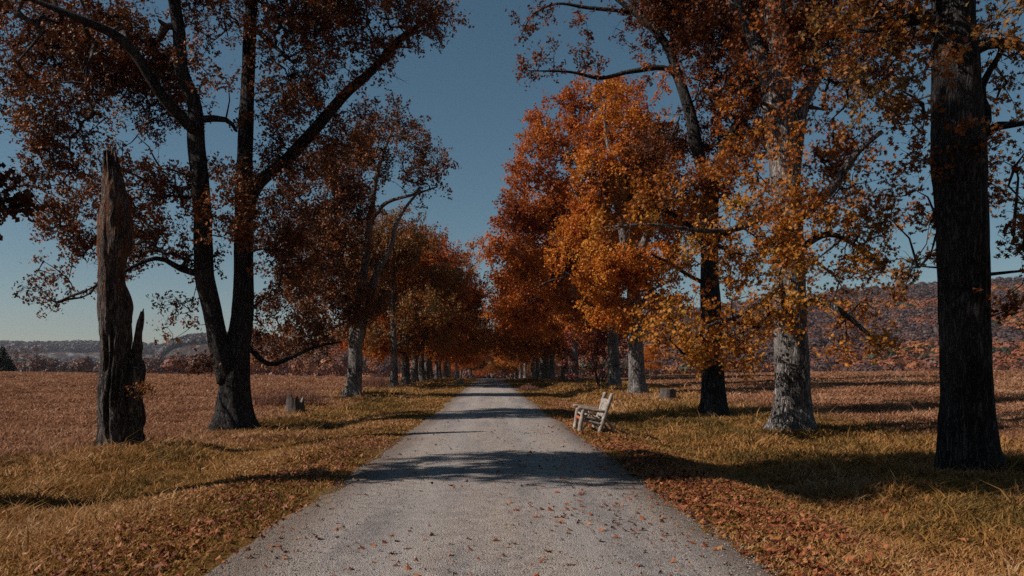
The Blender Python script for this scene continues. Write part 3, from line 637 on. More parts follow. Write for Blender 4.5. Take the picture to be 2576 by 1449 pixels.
def place_proto(k, x, y, s, rz, label, group, name='oak_tree', z=None, slim=1.0, cat='tree', pal=None):
    t, b, c, pl = protos[k % len(protos)]
    z = float(ground(x, y, False)) - .05 if z is None else z
    root = empty(name, (x, y, z), rz); root.scale = (s * slim, s * slim, s)
    mats = (M['bark'], M['bark_twig'], M[pal or pl])
    for nm, me_, mt in (('trunk', t, mats[0]), ('branches', b, mats[1]), ('crown', c, mats[2])):
        if not me_.materials: me_.materials.append(mt)
        o = bpy.data.objects.new(nm, me_); col.objects.link(o); o.parent = root
        if me_.materials[0] != mt:
            o.material_slots[0].link = 'OBJECT'; o.material_slots[0].material = mt
    tag(root, label, cat, group); return root
ORD = ['first', 'second', 'third', 'fourth', 'fifth', 'sixth', 'seventh', 'eighth', 'ninth', 'tenth', 'eleventh', 'twelfth', 'thirteenth', 'fourteenth', 'fifteenth', 'sixteenth']
Lp = [994, 1008, 1026, 1045, 1060, 1074, 1085, 1096, 1106, 1117, 1125, 1132, 1149, 1161]
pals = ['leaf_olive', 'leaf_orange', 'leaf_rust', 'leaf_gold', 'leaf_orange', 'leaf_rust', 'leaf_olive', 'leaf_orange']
for i, p in enumerate(Lp):
    Y = 18000 / (VX - p); s = [1.0, .78, 1.02, .95, 1.0, .98][i % 6] * (.95 if i < 2 else 1)
    lab = ('left one of the close pair of straight trunks, left row' if i == 0 else 'slim right one of the close pair of straight trunks, left row' if i == 1 else
           f'autumn tree in the left row, {ORD[i - 2]} trunk beyond the close pair')
    place_proto(i, -9.0 + (.5 if i == 1 else random.uniform(-.25, .25)), Y, s, random.uniform(0, 6), lab, GL, pal=pals[i % 8], slim=.86 if i < 2 else 1)
Rp = [1441, 1420, 1390, 1378, 1366, 1353, 1340, 1322, 1309, 1300]
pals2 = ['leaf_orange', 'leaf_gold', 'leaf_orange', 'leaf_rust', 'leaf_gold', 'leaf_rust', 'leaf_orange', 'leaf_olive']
for i, p in enumerate(Rp):
    Y = 18000 / (p - VX); s = [1.12, 1.0, .98, 1.05, .92, 1.0][i % 6]
    place_proto(i + 1, 9.0 + random.uniform(-.25, .25), Y, s, random.uniform(0, 6), f'autumn tree in the right row, {ORD[i]} trunk beyond the dark red sapling', GR, pal=pals2[i % 8])
# trees closing the view
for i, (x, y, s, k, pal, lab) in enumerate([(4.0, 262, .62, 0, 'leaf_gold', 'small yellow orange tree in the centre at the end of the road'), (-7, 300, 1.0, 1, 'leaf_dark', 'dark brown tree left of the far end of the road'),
        (-1, 330, .75, 2, 'leaf_rust', 'low rusty tree straight behind the far end of the road'), (10, 310, .95, 3, 'leaf_orange', 'orange tree right of the far end of the road'), (-16, 290, .9, 0, 'leaf_rust', 'rusty tree beyond the last trunks of the left row'), (20, 300, .9, 2, 'leaf_olive', 'olive brown tree beyond the last trunks of the right row')]):
    place_proto(k, x, y, s, i * 1.3, lab, 'trees beyond the end of the road', pal=pal)
for (x, y, k, s, pal, lab) in ((9.6, -3, 1, .9, 'leaf_olive', 'added unseen tree just behind the camera on the right side of the road'), (9.2, -12, 0, 1, 'leaf_gold', 'added unseen tree behind the camera on the right side of the road'), (9, -22, 3, 1, 'leaf_rust', 'added unseen tree far behind the camera on the right side of the road'), (-9.3, -7.5, 2, .95, 'leaf_dark', 'added unseen tree behind the camera on the left side of the road'), (-9, -17, 1, 1, 'leaf_rust', 'added unseen tree far behind the camera on the left side of the road')):
    place_proto(k, x, y, s, 1.0 + y, lab, GR if x > 0 else GL, pal=pal)  # unseen trees continuing the avenue, added to block sky light
place_proto(1, 31.5, 156, .32, 2, 'small rounded orange tree alone in the right field before the wooded hill', None, name='young_tree', slim=1.05, pal='leaf_orange')

# ---- dark red sapling (many stems) between the right trees, Y=64
def sapling():
    X0, Y0 = 8.6, 62.0; z0 = float(ground(X0, Y0, False)); r = np.random.default_rng(9); limbs = []; blobs = []
    for k in range(7):
        a = k * .9; R = r.uniform(.9, 2.4); H = r.uniform(3, 4.6); c, s = math.cos(a), math.sin(a)
        limbs.append(np.array([(c * .12, s * .12, 0, .05), (c * R * .4, s * R * .4, H * .45, .035), (c * R, s * R, H, .012)]))
        blobs.append((c * R, s * R, H * .85, .9, .9, .8, 1)); blobs.append((c * R * 1.1, s * R * 1.1, H * .5, .8, .8, .6, .9)); blobs.append((c * R * .4, s * R * .4, H * 1.02, .8, .8, .7, 1))
    blobs.append((-2.0, 0, 1.2, .9, .8, .5, .8)); blobs.append((-2.4, 0, 2.4, .7, .8, .5, .8))
    root = empty('sapling', (X0, Y0, z0 - .03))
    tree_meshes('sapling', grow_tree(limbs, blobs, 9, leaf=.17, per=18, tmpl=LEAF_B, cl_vol=.28, spray=.35, base_flare=False, sides=8, first_attach=.4, gap=-.3), ('bark_twig', 'bark_twig', 'leaf_red'), root, True)
    tag(root, 'bushy dark red sapling with thin stems beside the right row of trees', 'tree')
sapling()

# ---- far trees at the left end of the field
sp = []
def small_proto(seed, H, R, clv, per, leaf, bare=0):
    r = np.random.default_rng(seed); limbs = [np.array([(0, 0, 0, H * .022), (0, .1, H * .4, H * .016), (.1, 0, H * .9, H * .004)])]; blobs = [(0, 0, H * .85, R * .4, R * .4, H * .12, 1)]
    for k in range(8):
        a = k * 2.4; h0 = H * (.15 + .07 * k); rl = R * r.uniform(.6, 1); c, s = math.cos(a), math.sin(a); hx = h0 + H * .2
        limbs.append(np.array([(0, 0, h0, H * .009), (c * rl * .5, s * rl * .5, h0 + H * .12, H * .006), (c * rl, s * rl, hx, H * .002)]))
        blobs.append((c * rl * .9, s * rl * .9, hx, R * .35, R * .35, H * .08, 1))
    return grow_tree(limbs, blobs, seed, leaf=leaf, per=per, tmpl=LEAF_C, cl_vol=clv, spray=.9, gap=-.1, sides=8, first_attach=1, twigs=5, bare=bare)
def add_small(name, seed, px, Y, ytop, R, clv, per, leaf, pal, lab, bare=0, grp='trees at the far left edge of the field'):
    x = (px - VX) / F * Y; z0 = float(ground(x, Y, False)); H = EYE + (VY - ytop) / F * Y - z0
    root = empty(name, (x, Y, z0 - .1)); tree_meshes(name, small_proto(seed, H, R, clv, per, leaf, bare), ('bark_dark_shaded', 'bark_twig', pal), root, True)
    tag(root, lab, 'tree', grp)
add_small('bare_tree', 301, 42, 270, 872, 3.6, 1.8, 12, .3, 'leaf_dark', 'thin half bare brown tree just right of the dark cedar', .4)
add_small('field_tree', 302, 62, 260, 885, 4.2, 1.2, 22, .32, 'leaf_dark', 'round reddish brown tree between two half bare trees, far left', 0)
add_small('bare_tree', 303, 92, 265, 866, 5.2, 1.6, 12, .3, 'leaf_dark', 'tallest half bare tree with a wide flat top at the far left', .35)
add_small('field_tree', 304, 112, 255, 898, 3.6, 1.2, 16, .3, 'leaf_dark', 'low rusty brown tree right of the tallest half bare tree', .1)
add_small('bare_tree', 305, 135, 270, 900, 3.6, 2.0, 7, .25, 'leaf_dark', 'low bare grey brown tree between the rusty tree and the dark shrub', .6)
add_small('bare_tree', 306, 160, 275, 902, 3.6, 2.0, 7, .25, 'leaf_dark', 'rightmost low bare tree of the far left clump', .6)
add_small('field_tree', 307, 205, 300, 917, 3.4, 1.2, 22, .35, 'needle', 'small round dark green tree standing alone on the far field edge')
add_small('field_tree', 308, 177, 300, 920, 2.8, 1.2, 22, .35, 'needle', 'small dark conical tree on the far field edge left of the round one')
def cedar():
    X0, Y0 = (6 - VX) / F * 165, 165; z0 = float(ground(X0, Y0, False)); blobs = []
    for k in range(7):
        t = k / 6; blobs.append((0, 0, .7 + t * 4.6, 2.3 * (1 - t) ** .7 + .25, 2.3 * (1 - t) ** .7 + .25, .7, 1.5))
    root = empty('cedar_tree', (X0, Y0, z0 - .05))
    tree_meshes('cedar', grow_tree([np.array([(0, 0, 0, .16), (0, 0, 3, .1), (0, 0, 5.9, .02)])], blobs, 5, leaf=.24, per=26, tmpl=LEAF_C, cl_vol=.3, spray=.35, base_flare=False, sides=8, first_attach=.2, gap=-.6), ('bark_dark_shaded', 'bark_twig', 'needle'), root, True)
    tag(root, 'dense black green cedar at the left edge of the picture', 'tree', 'trees at the far left edge of the field')
cedar()

# ---------------------------------------------------------------- broken dead trunk
def snag():
    Y0 = 19.3; X0 = (300 - VX) / F * Y0; z0 = float(ground(X0, Y0, False)) - .08; base = np.array([X0, Y0, z0])
    root = empty('dead_tree', base)
    def Q(px, py, dy, r): return np.append(P(px, py, Y0 + dy) - base, r)
    c = np.array([1, 1, 1, .94]) * catmull(np.array([Q(287, 1150, 0, 0.41), Q(289, 1080, 0, 0.37), Q(288, 1000, 0, 0.355), Q(287, 900, 0, 0.345), Q(288, 820, 0, 0.34), Q(286, 740, 0, 0.315), Q(281, 690, 0, 0.27), Q(283, 650, 0, 0.295), Q(290, 610, 0, 0.34), Q(291, 570, 0, 0.345), Q(289, 520, 0, 0.3), Q(285, 470, 0, 0.24), Q(280, 435, 0, 0.18), Q(274, 412, 0, 0.12)]), .055)
    def disp(p, th, R):
        d = bark_disp(.17, 61)(p, th, R)
        hh = p[..., 2]
        # long crack on the camera side and a hollow
        ang = np.arctan2(p[..., 1] - c[:, 1][:, None], p[..., 0] - c[:, 0][:, None])
        crack = np.exp(-((ang + 1.45 + .15 * np.sin(hh * 1.7)) / .10) ** 2) * sstep(3.3, 3.0, hh) * sstep(.3, .6, hh)
        hole = np.exp(-((ang + 1.75) / .20) ** 2) * np.exp(-((hh - 2.45) / .42) ** 4)
        top = sstep(7.0, 7.45, hh) * .5 * (np.cos(3 * ang) * .5 + .5)
        big = .17 * vnoise(v3(p[..., 0] * 2.1, p[..., 1] * 2.1, hh * .8), 66)
        return d + big - .25 * crack - .5 * hole - top
    v, f = tube(c[:, :3], c[:, 3] * (1 + .25 * np.exp(-(c[:, 2]) / .3)), 112, disp)
    # ragged top: push ring vertices up and down
    n = len(c); vv = v.reshape(n, 112, 3); th = np.arange(112) * .57
    j = np.clip(.10 + .22 * vnoise(v3(th * .35, 0, 0), 4) + .16 * vnoise(v3(th * 1.1, 0, 0), 5) + .1 * vnoise(v3(th * 2.3, 0, 0), 6), -.15, .5)
    for q in range(8): vv[n - 1 - q, :, 2] += j * (1 - q / 8)
    mb = MB(); mb.add(vv.reshape(-1, 3), [f[0], f[1], f[2]])
    link('trunk', mb.mesh('snag_trunk', True), M['bark_snag'], root)
    # right hand shell with its splinters
    def shard(name, pts, wid, thick, seed, label=None):
        c2 = catmull(np.array([Q(*p, w) for p, w in zip(pts, wid)]), .06)
        def dd(p, th, R):
            flat = np.sqrt((np.cos(th)) ** 2 + (thick * np.sin(th)) ** 2)[None]
            return flat * (1 + .30 * vnoise(v3(p[..., 0] * 11, p[..., 1] * 11, p[..., 2] * 5), seed) + .12 * vnoise(v3(p[..., 0] * 3, p[..., 1] * 3, p[..., 2] * 1.6), seed + 1))
        v_, f_ = tube(c2[:, :3], c2[:, 3], 28, dd)
        m_ = MB(); m_.add(v_, f_); o = link(name, m_.mesh(name, True), M['bark_snag'], root)
        if label: o['label'] = label
    shard('trunk_shell', [(338, 1140, .12), (339, 1060, .12), (338, 980, .14), (337, 930, .16), (338, 905, .18)], [.26, .235, .22, .22, .17], .9, 71)
    shard('splinter', [(342, 940, .16), (344, 890, .16), (347, 850, .14), (353, 815, .1), (358, 795, .1), (361, 776, .1)], [.18, .13, .10, .09, .06, .012], .6, 72, 'tall jagged splinter')
    shard('splinter', [(345, 850, .1), (351, 810, .1), (355, 783, .08)], [.07, .05, .012], .5, 75, 'short jagged splinter')
    shard('splinter', [(318, 900, .1), (323, 850, .1), (326, 800, .1), (327, 772, .1)], [.12, .09, .05, .012], .5, 73, 'thin jagged splinter')
    shard('splinter', [(310, 820, .0), (318, 770, .0), (316, 735, .0), (314, 715, .0)], [.16, .15, .09, .02], .6, 74, 'ragged bark shard')
    # sprig of leaves
    r = np.random.default_rng(3); bb = MB(); tips = []
    s0 = Q(335, 985, -.15, 0)[:3]
    for k in range(9):
        e = Q(r.uniform(318, 388), r.uniform(960, 1030), r.uniform(-.7, -.2), 0)[:3]
        path = catmull(np.array([np.append(s0, .012), np.append((s0 + e) / 2 + [0, 0, .07], .008), np.append(e, .003)]), .12)
        v_, f_ = tube(path[:, :3], path[:, 3], 4, None, False); bb.add(v_, f_); tips += list(path[2:, :3])
    link('twig', bb.mesh('sprig_twigs'), M['bark_twig'], root)
    tips = np.repeat(np.array(tips), 7, 0); tips = tips + r.normal(size=tips.shape) * .05
    lv, lf = leaf_cloud(tips, .085 * r.uniform(.6, 1.2, len(tips)), LEAF_B, np.array([0, 0, .4]), r)
    link('leaves', mesh_from('sprig_leaves', lv, [lf], {'rnd': np.repeat(r.random(len(tips)), len(LEAF_B))}), M['leaf_olive'], root)
    tag(root, 'tall broken dead trunk with splintered shell and rusty bark, left foreground', 'dead tree', GL)
snag()

# ---------------------------------------------------------------- stumps
def stump(px, Y, rad, h, seed, label, jag):
    x = (px - VX) / F * Y; z = float(ground(x, Y)) - .05
    root = empty('tree_stump', (x, Y, z)); n = 12; S = 48
    hs = np.linspace(0, h, n); pts = v3(0, 0, hs)
    rr = rad * (.86 + .34 * np.exp(-hs / .22))
    def dd(p, th, R): return 1 + .10 * (1 - np.abs(vnoise(v3(p[..., 0] * 9, p[..., 1] * 9, p[..., 2] * 1.5), seed)) * 2) + .1 * np.cos(5 * th + seed)[None] * np.exp(-p[..., 2] / .25)
    v, f = tube(pts, rr, S, dd, False); vv = v.reshape(n, S, 3); th = np.arange(S)
    j = jag * (vnoise(v3(th * .4, 0, 0), seed + 3) + .5 * vnoise(v3(th * 1.3, 0, 0), seed + 4))
    for q in range(4): vv[n - 1 - q, :, 2] += j * (1 - q / 4)
    mb = MB(); mb.add(vv.reshape(-1, 3), f); link('bark', mb.mesh('stump_bark', True), M['stump'], root)
    ring = vv[n - 1]; c = ring.mean(0); V = [ring]
    for q, dz in ((.85, -.02), (.6, -.06 - jag * .5), (.3, -.05 - jag * .5)): V.append(c + (ring - c) * [q, q, q * .6] + [0, 0, dz])
    V = np.vstack(V); i = np.arange(3)[:, None] * S; a = np.arange(S)[None]; b = (a + 1) % S
    F_ = np.stack([i + a, i + b, i + S + b, i + S + a], -1).reshape(-1, 4)
    mb = MB(); mb.add(V, [F_, (np.arange(S) + 3 * S)[None]]); link('cut_face', mb.mesh('stump_top', True), M['cut'], root)
    tag(root, label, 'stump')
stump(742, 36.7, .43, .82, 81, 'dark ragged tree stump in the grass left of the road', .26)
stump(1680, 42.0, .43, .68, 85, 'low flat topped tree stump in the grass behind the bench', .03)

# ---------------------------------------------------------------- log benches
def log(name, a, b, r, mat, parent, seed, r2=None, knots=0, sides=18, label=None, bow=.01):
    a = np.array(a, float); b = np.array(b, float); r2 = r if r2 is None else r2; r *= .9; r2 *= .88
    L = np.linalg.norm(b - a); n = max(6, int(L / .04)); t = np.linspace(0, 1, n)[:, None]
    rg = np.random.default_rng(seed); off = rg.normal(size=3); off *= bow
    pts = a * (1 - t) + b * t + np.sin(t * PI) * off + .006 * np.stack([vnoise(v3(t[:, 0] * L * 4, seed, q), 9) for q in (1, 2, 3)], -1)
    rad = (r * (1 - t) + r2 * t)[:, 0]; rad[0] *= .82; rad[-1] *= .82; rad[1] *= .97; rad[-2] *= .97
    for k in range(knots):
        c = rg.uniform(.2, .8); rad *= 1 + .35 * np.exp(-((t[:, 0] - c) / .03) ** 2)
    def dd(p, th, R): return 1 + .09 * vnoise(p * 22, seed) + .05 * vnoise(v3(p[..., 0] * 60, p[..., 1] * 60, p[..., 2] * 25), seed + 1)
    v, f = tube(pts, rad, sides, dd); mb = MB(); mb.add(v, f)
    o = link(name, mb.mesh(name, True), M[mat], parent)
    if label: o['label'] = label
    return o
def make_bench():
    root = empty('log_bench', (0, 0, 0)); W = 1.3
    # local: x = away from the road, y = along the road
    for s, y in ((0, 0), (1, W)):
        log('leg', (-.01, y, -.08), (.09, y, .62), .078, 'log_pale', root, 10 + s, .058, bow=.012)
        log('back_post', (.50, y, -.12), (.885, y, 1.06), .068, 'log_pale', root, 12 + s, .058, knots=1)
        log('armrest', (-.05, y, .68), (.70, y, .555), .052, 'log_grey', root, 14 + s, .05)
        log('seat_rail', (.06, y, .33), (.58, y, .205), .042, 'log_grey', root, 16 + s)
        log('seat_rail', (.07, y, .435), (.62, y, .31), .036, 'log_grey', root, 18 + s)
        log('brace', (.70, y + .03, .37), (1.06, y + .05, -.14), .040, 'log_grey', root, 20 + s)
        log('side_strut', (.20, y, .60), (.60, y, .34), .020, 'log_grey', root, 22 + s, bow=.03)
        log('side_strut', (.12, y, .42), (.26, y, .58), .020, 'log_grey', root, 24 + s, bow=.02)
        log('side_strut', (.24, y, .58), (.36, y, .42), .018, 'log_grey', root, 26 + s, bow=.03)
        log('side_strut', (.08, y, .05), (.25, y, .28), .024, 'log_pale', root, 28 + s, bow=.02)
    log('front_rail', (.04, -.04, .36), (.04, W + .04, .36), .05, 'log_rust', root, 30)
    log('back_rail', (.60, 0, .26), (.60, W, .26), .045, 'log_grey', root, 31)
    log('back_rail', (.665, 0, .42), (.665, W, .42), .04, 'log_pale', root, 33)
    log('top_rail', (.80, 0, .84), (.80, W, .84), .052, 'log_pale', root, 32, knots=2)
    n = 6
    for k in range(n):
        t = k / (n - 1); log('seat_slat', (.10 + t * .46, .02, .475 - t * .125), (.10 + t * .46, W - .02, .475 - t * .125), .034, 'log_pale', root, 40 + k)
    for k in range(9):
        y = .12 + k * (W - .24) / 8
        log('back_slat', (.655, y, .40), (.795, y + .01, .83), .045, 'log_pale', root, 50 + k, .04, bow=.015)
    log('foot_rail', (.53, 0, .12), (.53, W, .12), .035, 'log_grey', root, 70)
    return root
def copy_tree(o, parent=None):
    c = o.copy(); col.objects.link(c); c.parent = parent
    for ch in o.children: copy_tree(ch, c)
    return c
bench = make_bench(); bench.location = (2.48, 21.85, float(zlon(22)))
tag(bench, 'rustic pale log bench in the sun at the right edge of the road', 'bench', 'log benches along the road')
for (x, y, rz, lab) in ((-2.75, 84.5, PI, 'dark log bench in the shade at the left edge of the road'), (2.95, 140, 0, 'tiny pale log bench at the far end of the road on the right'), (-2.8, 141, PI, 'tiny log bench at the far end of the road on the left')):
    c = copy_tree(bench); c.location = (x, y, float(zlon(y))); c.rotation_euler = (0, 0, rz); tag(c, lab)

# ---------------------------------------------------------------- dry weed clumps
def weeds(px, Y, w, h, seed, lab):
    x = (px - VX) / F * Y; z = float(ground(x, Y)); r = np.random.default_rng(seed); n = 420
    bp = np.stack([r.normal(0, w, n), r.normal(0, w * .5, n)], -1)
    bz = ground(x + bp[:, 0], Y + bp[:, 1]) - z - .02
    H = h * r.uniform(.4, 1.1, n) * np.exp(-(bp[:, 0] / (w * 2)) ** 2); d = r.normal(0, .22, (n, 2)) * H[:, None]
    b0 = v3(bp[:, 0], bp[:, 1], bz); t0 = b0 + v3(d[:, 0], d[:, 1], H); m0 = (b0 + t0) / 2 + r.normal(size=b0.shape) * .03
    a = np.stack([r.normal(size=n), r.normal(size=n), np.zeros(n)], -1); a /= np.linalg.norm(a, axis=1)[:, None]; wd = .012
    v = np.stack([b0 - a * wd, b0 + a * wd, m0 + a * wd * .8, m0 - a * wd * .8, t0], 1).reshape(-1, 3); k = np.arange(n)[:, None] * 5
    mb = MB(); mb.add(v, [k + np.array([[0, 1, 2, 3]]), k + np.array([[3, 2, 4]])], np.repeat(r.random(n), 5))
    src = r.integers(0, n, 2600); tt = r.uniform(.4, 1.05, 2600)[:, None]; pos = b0[src] * (1 - tt) + t0[src] * tt + r.normal(size=(2600, 3)) * .05
    lv, lf = leaf_cloud(pos, r.uniform(.03, .07, 2600), LEAF_C, np.array([0, 0, .3]), r); mb.add(lv, [lf], np.repeat(r.random(2600), 4))
    o = link('weed_clump', mb.mesh('weed_clump', False, 'rnd'), M['shrub_dry'], None, (x, Y, z)); tag(o, lab, 'dry weeds', 'dry weed clumps')
weeds(762, 43, 1.0, 1.1, 1, 'dry brown weed clump just behind the dark stump')
weeds(690, 42, .9, .9, 2, 'dry reddish weed clump between the forked tree and the dark stump')
weeds(965, 78, 1.3, 1.3, 3, 'tall dry weed clump left of the close pair of trunks')
weeds(935, 74, 1.0, 1.2, 4, 'dry weed clump beside the pale forking tree')
weeds(1330, 66, .5, .5, 5, 'small yellow brown weed clump near the right road edge, far off')

# ---------------------------------------------------------------- grass
def blades(n, y0, y1, xmin_f, seed):
    r = np.random.default_rng(seed)
    Y = np.exp(r.uniform(math.log(y0), math.log(y1), n)); hw = .78 * Y + 3
    X = r.uniform(-1, 1, n) * hw
    tf = r.random(n) < .5; nt_ = n // 28
    tY = np.exp(r.uniform(math.log(y0), math.log(y1), nt_)); tX = r.uniform(-1, 1, nt_) * (.78 * tY + 3); ti = r.integers(0, nt_, n); offx = r.normal(0, .07, n); offy = r.normal(0, .07, n); sc_ = 1 + np.minimum(tY[ti], 60) / 25
    ok = tf & (np.abs(tX[ti]) > 3.3)
    X = np.where(ok, tX[ti] + offx * sc_, X); Y = np.where(ok, tY[ti] + offy * sc_, Y)
    tg = np.where(ok, 1.0, 0.0); thh = np.where(ok, (.7 + .9 * r.random(nt_)[ti] ** 3), 1.0); trn = r.random(nt_)[ti] * .5 - .25
    ax = np.abs(X)
    edge = np.where(X < 0, -RL, RR)
    # verge thins out at the gravel, lawns start past it
    pr = sstep(edge - .22, edge + .35, ax + vnoise(v3(X * 3, Y * 1.5, 0), 55) * .25)
    keep = r.random(n) < pr * np.where(ax > edge - .16, 1, .0)
    X, Y, ax = X[keep], Y[keep], ax[keep]; tg, thh, trn, offx, offy = tg[keep], thh[keep], trn[keep], offx[keep], offy[keep]
    n = len(X); z = ground(X, Y)
    tall = sstep(3.4, 6.5, ax) ; tuft = vnoise(v3(X * .8, Y * .8, 2), 57); tuft2 = vnoise(v3(X * 2.6, Y * 2.6, 2), 58)
    zn = zone_of(X, Y)
    H = (.05 + tall * (.075 + .075 * tuft + .045 * tuft2)) * r.uniform(.5, 1.35, n) * (1 - .25 * zn) * (1 + np.minimum(Y, 60) / 160)
    H = np.maximum(H, .025) * thh
    st = (r.random(n) < .006) & (ax > 4); H = np.where(st, H * 2.4, H)
    wd = (.0035 + .0014 * np.minimum(Y, 150) * .5) * r.uniform(.7, 1.3, n)
    an = r.uniform(0, 2 * PI, n); lean = r.normal(0, .65, (n, 2)) + np.array([.08, -.02]) + np.stack([offx, offy], -1) * 7 * tg[:, None]; a = np.stack([np.cos(an), np.sin(an), np.zeros(n)], -1)
    b0 = v3(X, Y, z - .01); m0 = b0 + v3(lean[:, 0] * H * .35, lean[:, 1] * H * .35, H * .62); t0 = b0 + v3(lean[:, 0] * H * 1.1, lean[:, 1] * H * 1.1, H)
    w3 = a * wd[:, None]
    v = np.stack([b0 - w3, b0 + w3, m0 + w3 * .8, m0 - w3 * .8, t0], 1).reshape(-1, 3); k = np.arange(n)[:, None] * 5
    rn = np.clip(r.random(n) * .6 + .2 + trn * tg + .35 * vnoise(v3(X * .7, Y * .4, 9), 59) , 0, 1)
    return v, k, np.repeat(rn, 5), np.repeat(zn, 5)
v, k, rn, zn = blades(980000, 3.2, 170, 0, 17)
me = mesh_from('grass', v, [k + np.array([[0, 1, 2, 3]]), k + np.array([[3, 2, 4]])], {'rnd': rn, 'zone': zn})
tag(link('grass', me, M['grass']), 'golden green and dry tan grass on both verges and the fields', 'grass', kind='stuff')

# ---------------------------------------------------------------- fallen leaves and gravel stones
def litter():
    r = np.random.default_rng(23); PX = []
    n = 300000; Y = np.exp(r.uniform(math.log(3.5), math.log(60), n)); X = r.uniform(-1, 1, n) * 9.5
    ax = np.abs(X); cl = vnoise(v3(X * 1.2, Y * 1.2, 0), 91) + .6 * vnoise(v3(X * 4, Y * 4, 0), 92)
    right = np.exp(-((X - 2.95) / .75) ** 2) * 1.0 + np.exp(-((X - 4.8) / 2.2) ** 2) * .32
    left = np.exp(-((X + 2.9) / .9) ** 2) * .36 + np.exp(-((X + 5) / 2.5) ** 2) * .10
    road_ = (ax < 2.4) * .017 * np.clip(1 + 1.6 * cl, .15, 3) * (.5 + 1.2 * (X > 0) + 1.5 * (np.abs(x_ := X / 2.3) ** 4))
    pr = np.where(X > 2.2, right, np.where(X < -2.1, left, road_))
    pr = np.where(ax < 2.2, road_, pr * np.clip(.75 + .8 * cl, .1, 1.4))
    pr = pr * np.clip(5.5 / Y * 2, .25, 1)
    keep = r.random(n) < pr; X, Y = X[keep], Y[keep]; ax = np.abs(X)
    z = road_z(X, Y) + np.where(ax > 2.4, r.uniform(.012, .06, len(X)), .016)
    size = (.032 + .07 * r.random(len(X)) ** 1.7) * np.where(ax < 2.2, .85, 1) * (1 + np.minimum(Y, 40) / 60)
    lv, lf = leaf_cloud(v3(X, Y, z), size, LEAF_A, np.array([0, 0, 1.5]), r, -.7)
    return mesh_from('fallen_leaves', lv, [lf], {'rnd': np.repeat(r.random(len(X)), len(LEAF_A))})
tag(link('fallen_leaves', litter(), M['leaf_fall']), 'scattered rusty fallen leaves on the gravel road and its verges', 'fallen leaves', kind='stuff')
def stones():
    r = np.random.default_rng(29); n = 60000; Y = np.exp(r.uniform(math.log(3.5), math.log(22), n)); X = r.uniform(RL + .02, RR - .02, n)
    e = np.abs((X - RL) / (RR - RL) * 2 - 1); keep = r.random(n) < .12 + .88 * e ** 4; X, Y = X[keep], Y[keep]; n = len(X)
    oc = np.array([(1, 0, 0), (-1, 0, 0), (0, 1, 0), (0, -1, 0), (0, 0, 1), (0, 0, -1)], float)
    fc = np.array([(0, 2, 4), (2, 1, 4), (1, 3, 4), (3, 0, 4), (2, 0, 5), (1, 2, 5), (3, 1, 5), (0, 3, 5)])
    s = r.uniform(.003, .010, n)[:, None, None] * r.uniform(.7, 1.3, (n, 6, 3)) * np.array([1, 1, .7])
    a = r.uniform(0, 2 * PI, n); R = np.zeros((n, 3, 3)); R[:, 0, 0] = np.cos(a); R[:, 0, 1] = -np.sin(a); R[:, 1, 0] = np.sin(a); R[:, 1, 1] = np.cos(a); R[:, 2, 2] = 1
    v = np.einsum('nij,nkj->nki', R, oc[None] * s) + v3(X, Y, road_z(X, Y) + .003)[:, None]
    return mesh_from('loose_gravel', v.reshape(-1, 3), [(np.arange(n)[:, None, None] * 6 + fc[None]).reshape(-1, 3)], {'rnd': np.repeat(r.random(n), 6)})
tag(link('loose_gravel', stones(), M['stones']), 'loose grey gravel stones on the road surface', 'gravel', kind='stuff')

# ---------------------------------------------------------------- hills and far woods
def strip_hill(name, sky, D0, D1, zb, seed, mat, cliff=None, nx=260, nt=40, prof=1.0):
    px = np.linspace(sky[0][0], sky[-1][0], nx); top = np.interp(px, [s[0] for s in sky], [s[1] for s in sky])
    ztop = EYE + (VY - top) / F * D1 - 7
    t = np.concatenate([np.linspace(0, 1, nt), [1.25]])
    T, PXX = np.meshgrid(t, px); D = D0 + (D1 - D0) * T; X = (PXX - VX) / F * D
    h = np.clip(T, 0, 1) ** prof
    if cliff: 
        c0, c1, steep = cliff; s = np.clip((T - c0) / (c1 - c0), 0, 1)
        h = np.where(T < c0, T / c0 * (.5 - steep / 2), np.where(T < c1, .5 - steep / 2 + s * steep, .5 + steep / 2 + (T - c1) / (1 - c1) * (.5 - steep / 2)))
    Z = zb + (ztop[:, None] - zb) * h
    amp = (ztop[:, None] - zb) * .06
    Z = Z + amp * fbm(v3(X / 130, D / 130, 0), seed) * np.sin(np.clip(T, 0, 1) * PI)
    Z = np.where(T > 1, Z - (ztop[:, None] - zb) * .5, Z)
    rk = np.zeros_like(Z)
    if cliff: rk = np.where((T >= cliff[0] - .03) & (T <= cliff[1] + .02), 1.0, 0.0)
    V = np.stack([X, D, Z], -1); n2 = len(t)
    i = (np.arange(nx - 1)[:, None] * n2 + np.arange(n2 - 1)[None]).ravel()
    me_ = mesh_from(name, V.reshape(-1, 3), [np.stack([i, i + n2, i + n2 + 1, i + 1], -1)], {'rock': rk.ravel()}, True)
    tag(link(name, me_, mat), kind='structure')
    def at(pxs, ts):
        u = (pxs - px[0]) / (px[-1] - px[0]) * (nx - 1); a = np.clip(u.astype(int), 0, nx - 2); fu = (u - a)[:, None]
        w = ts * (nt - 1); b = np.clip(w.astype(int), 0, nt - 2); fw = (w - b)[:, None]
        return (V[a, b] * (1 - fu) * (1 - fw) + V[a + 1, b] * fu * (1 - fw) + V[a, b + 1] * (1 - fu) * fw + V[a + 1, b + 1] * fu * fw)
    return at
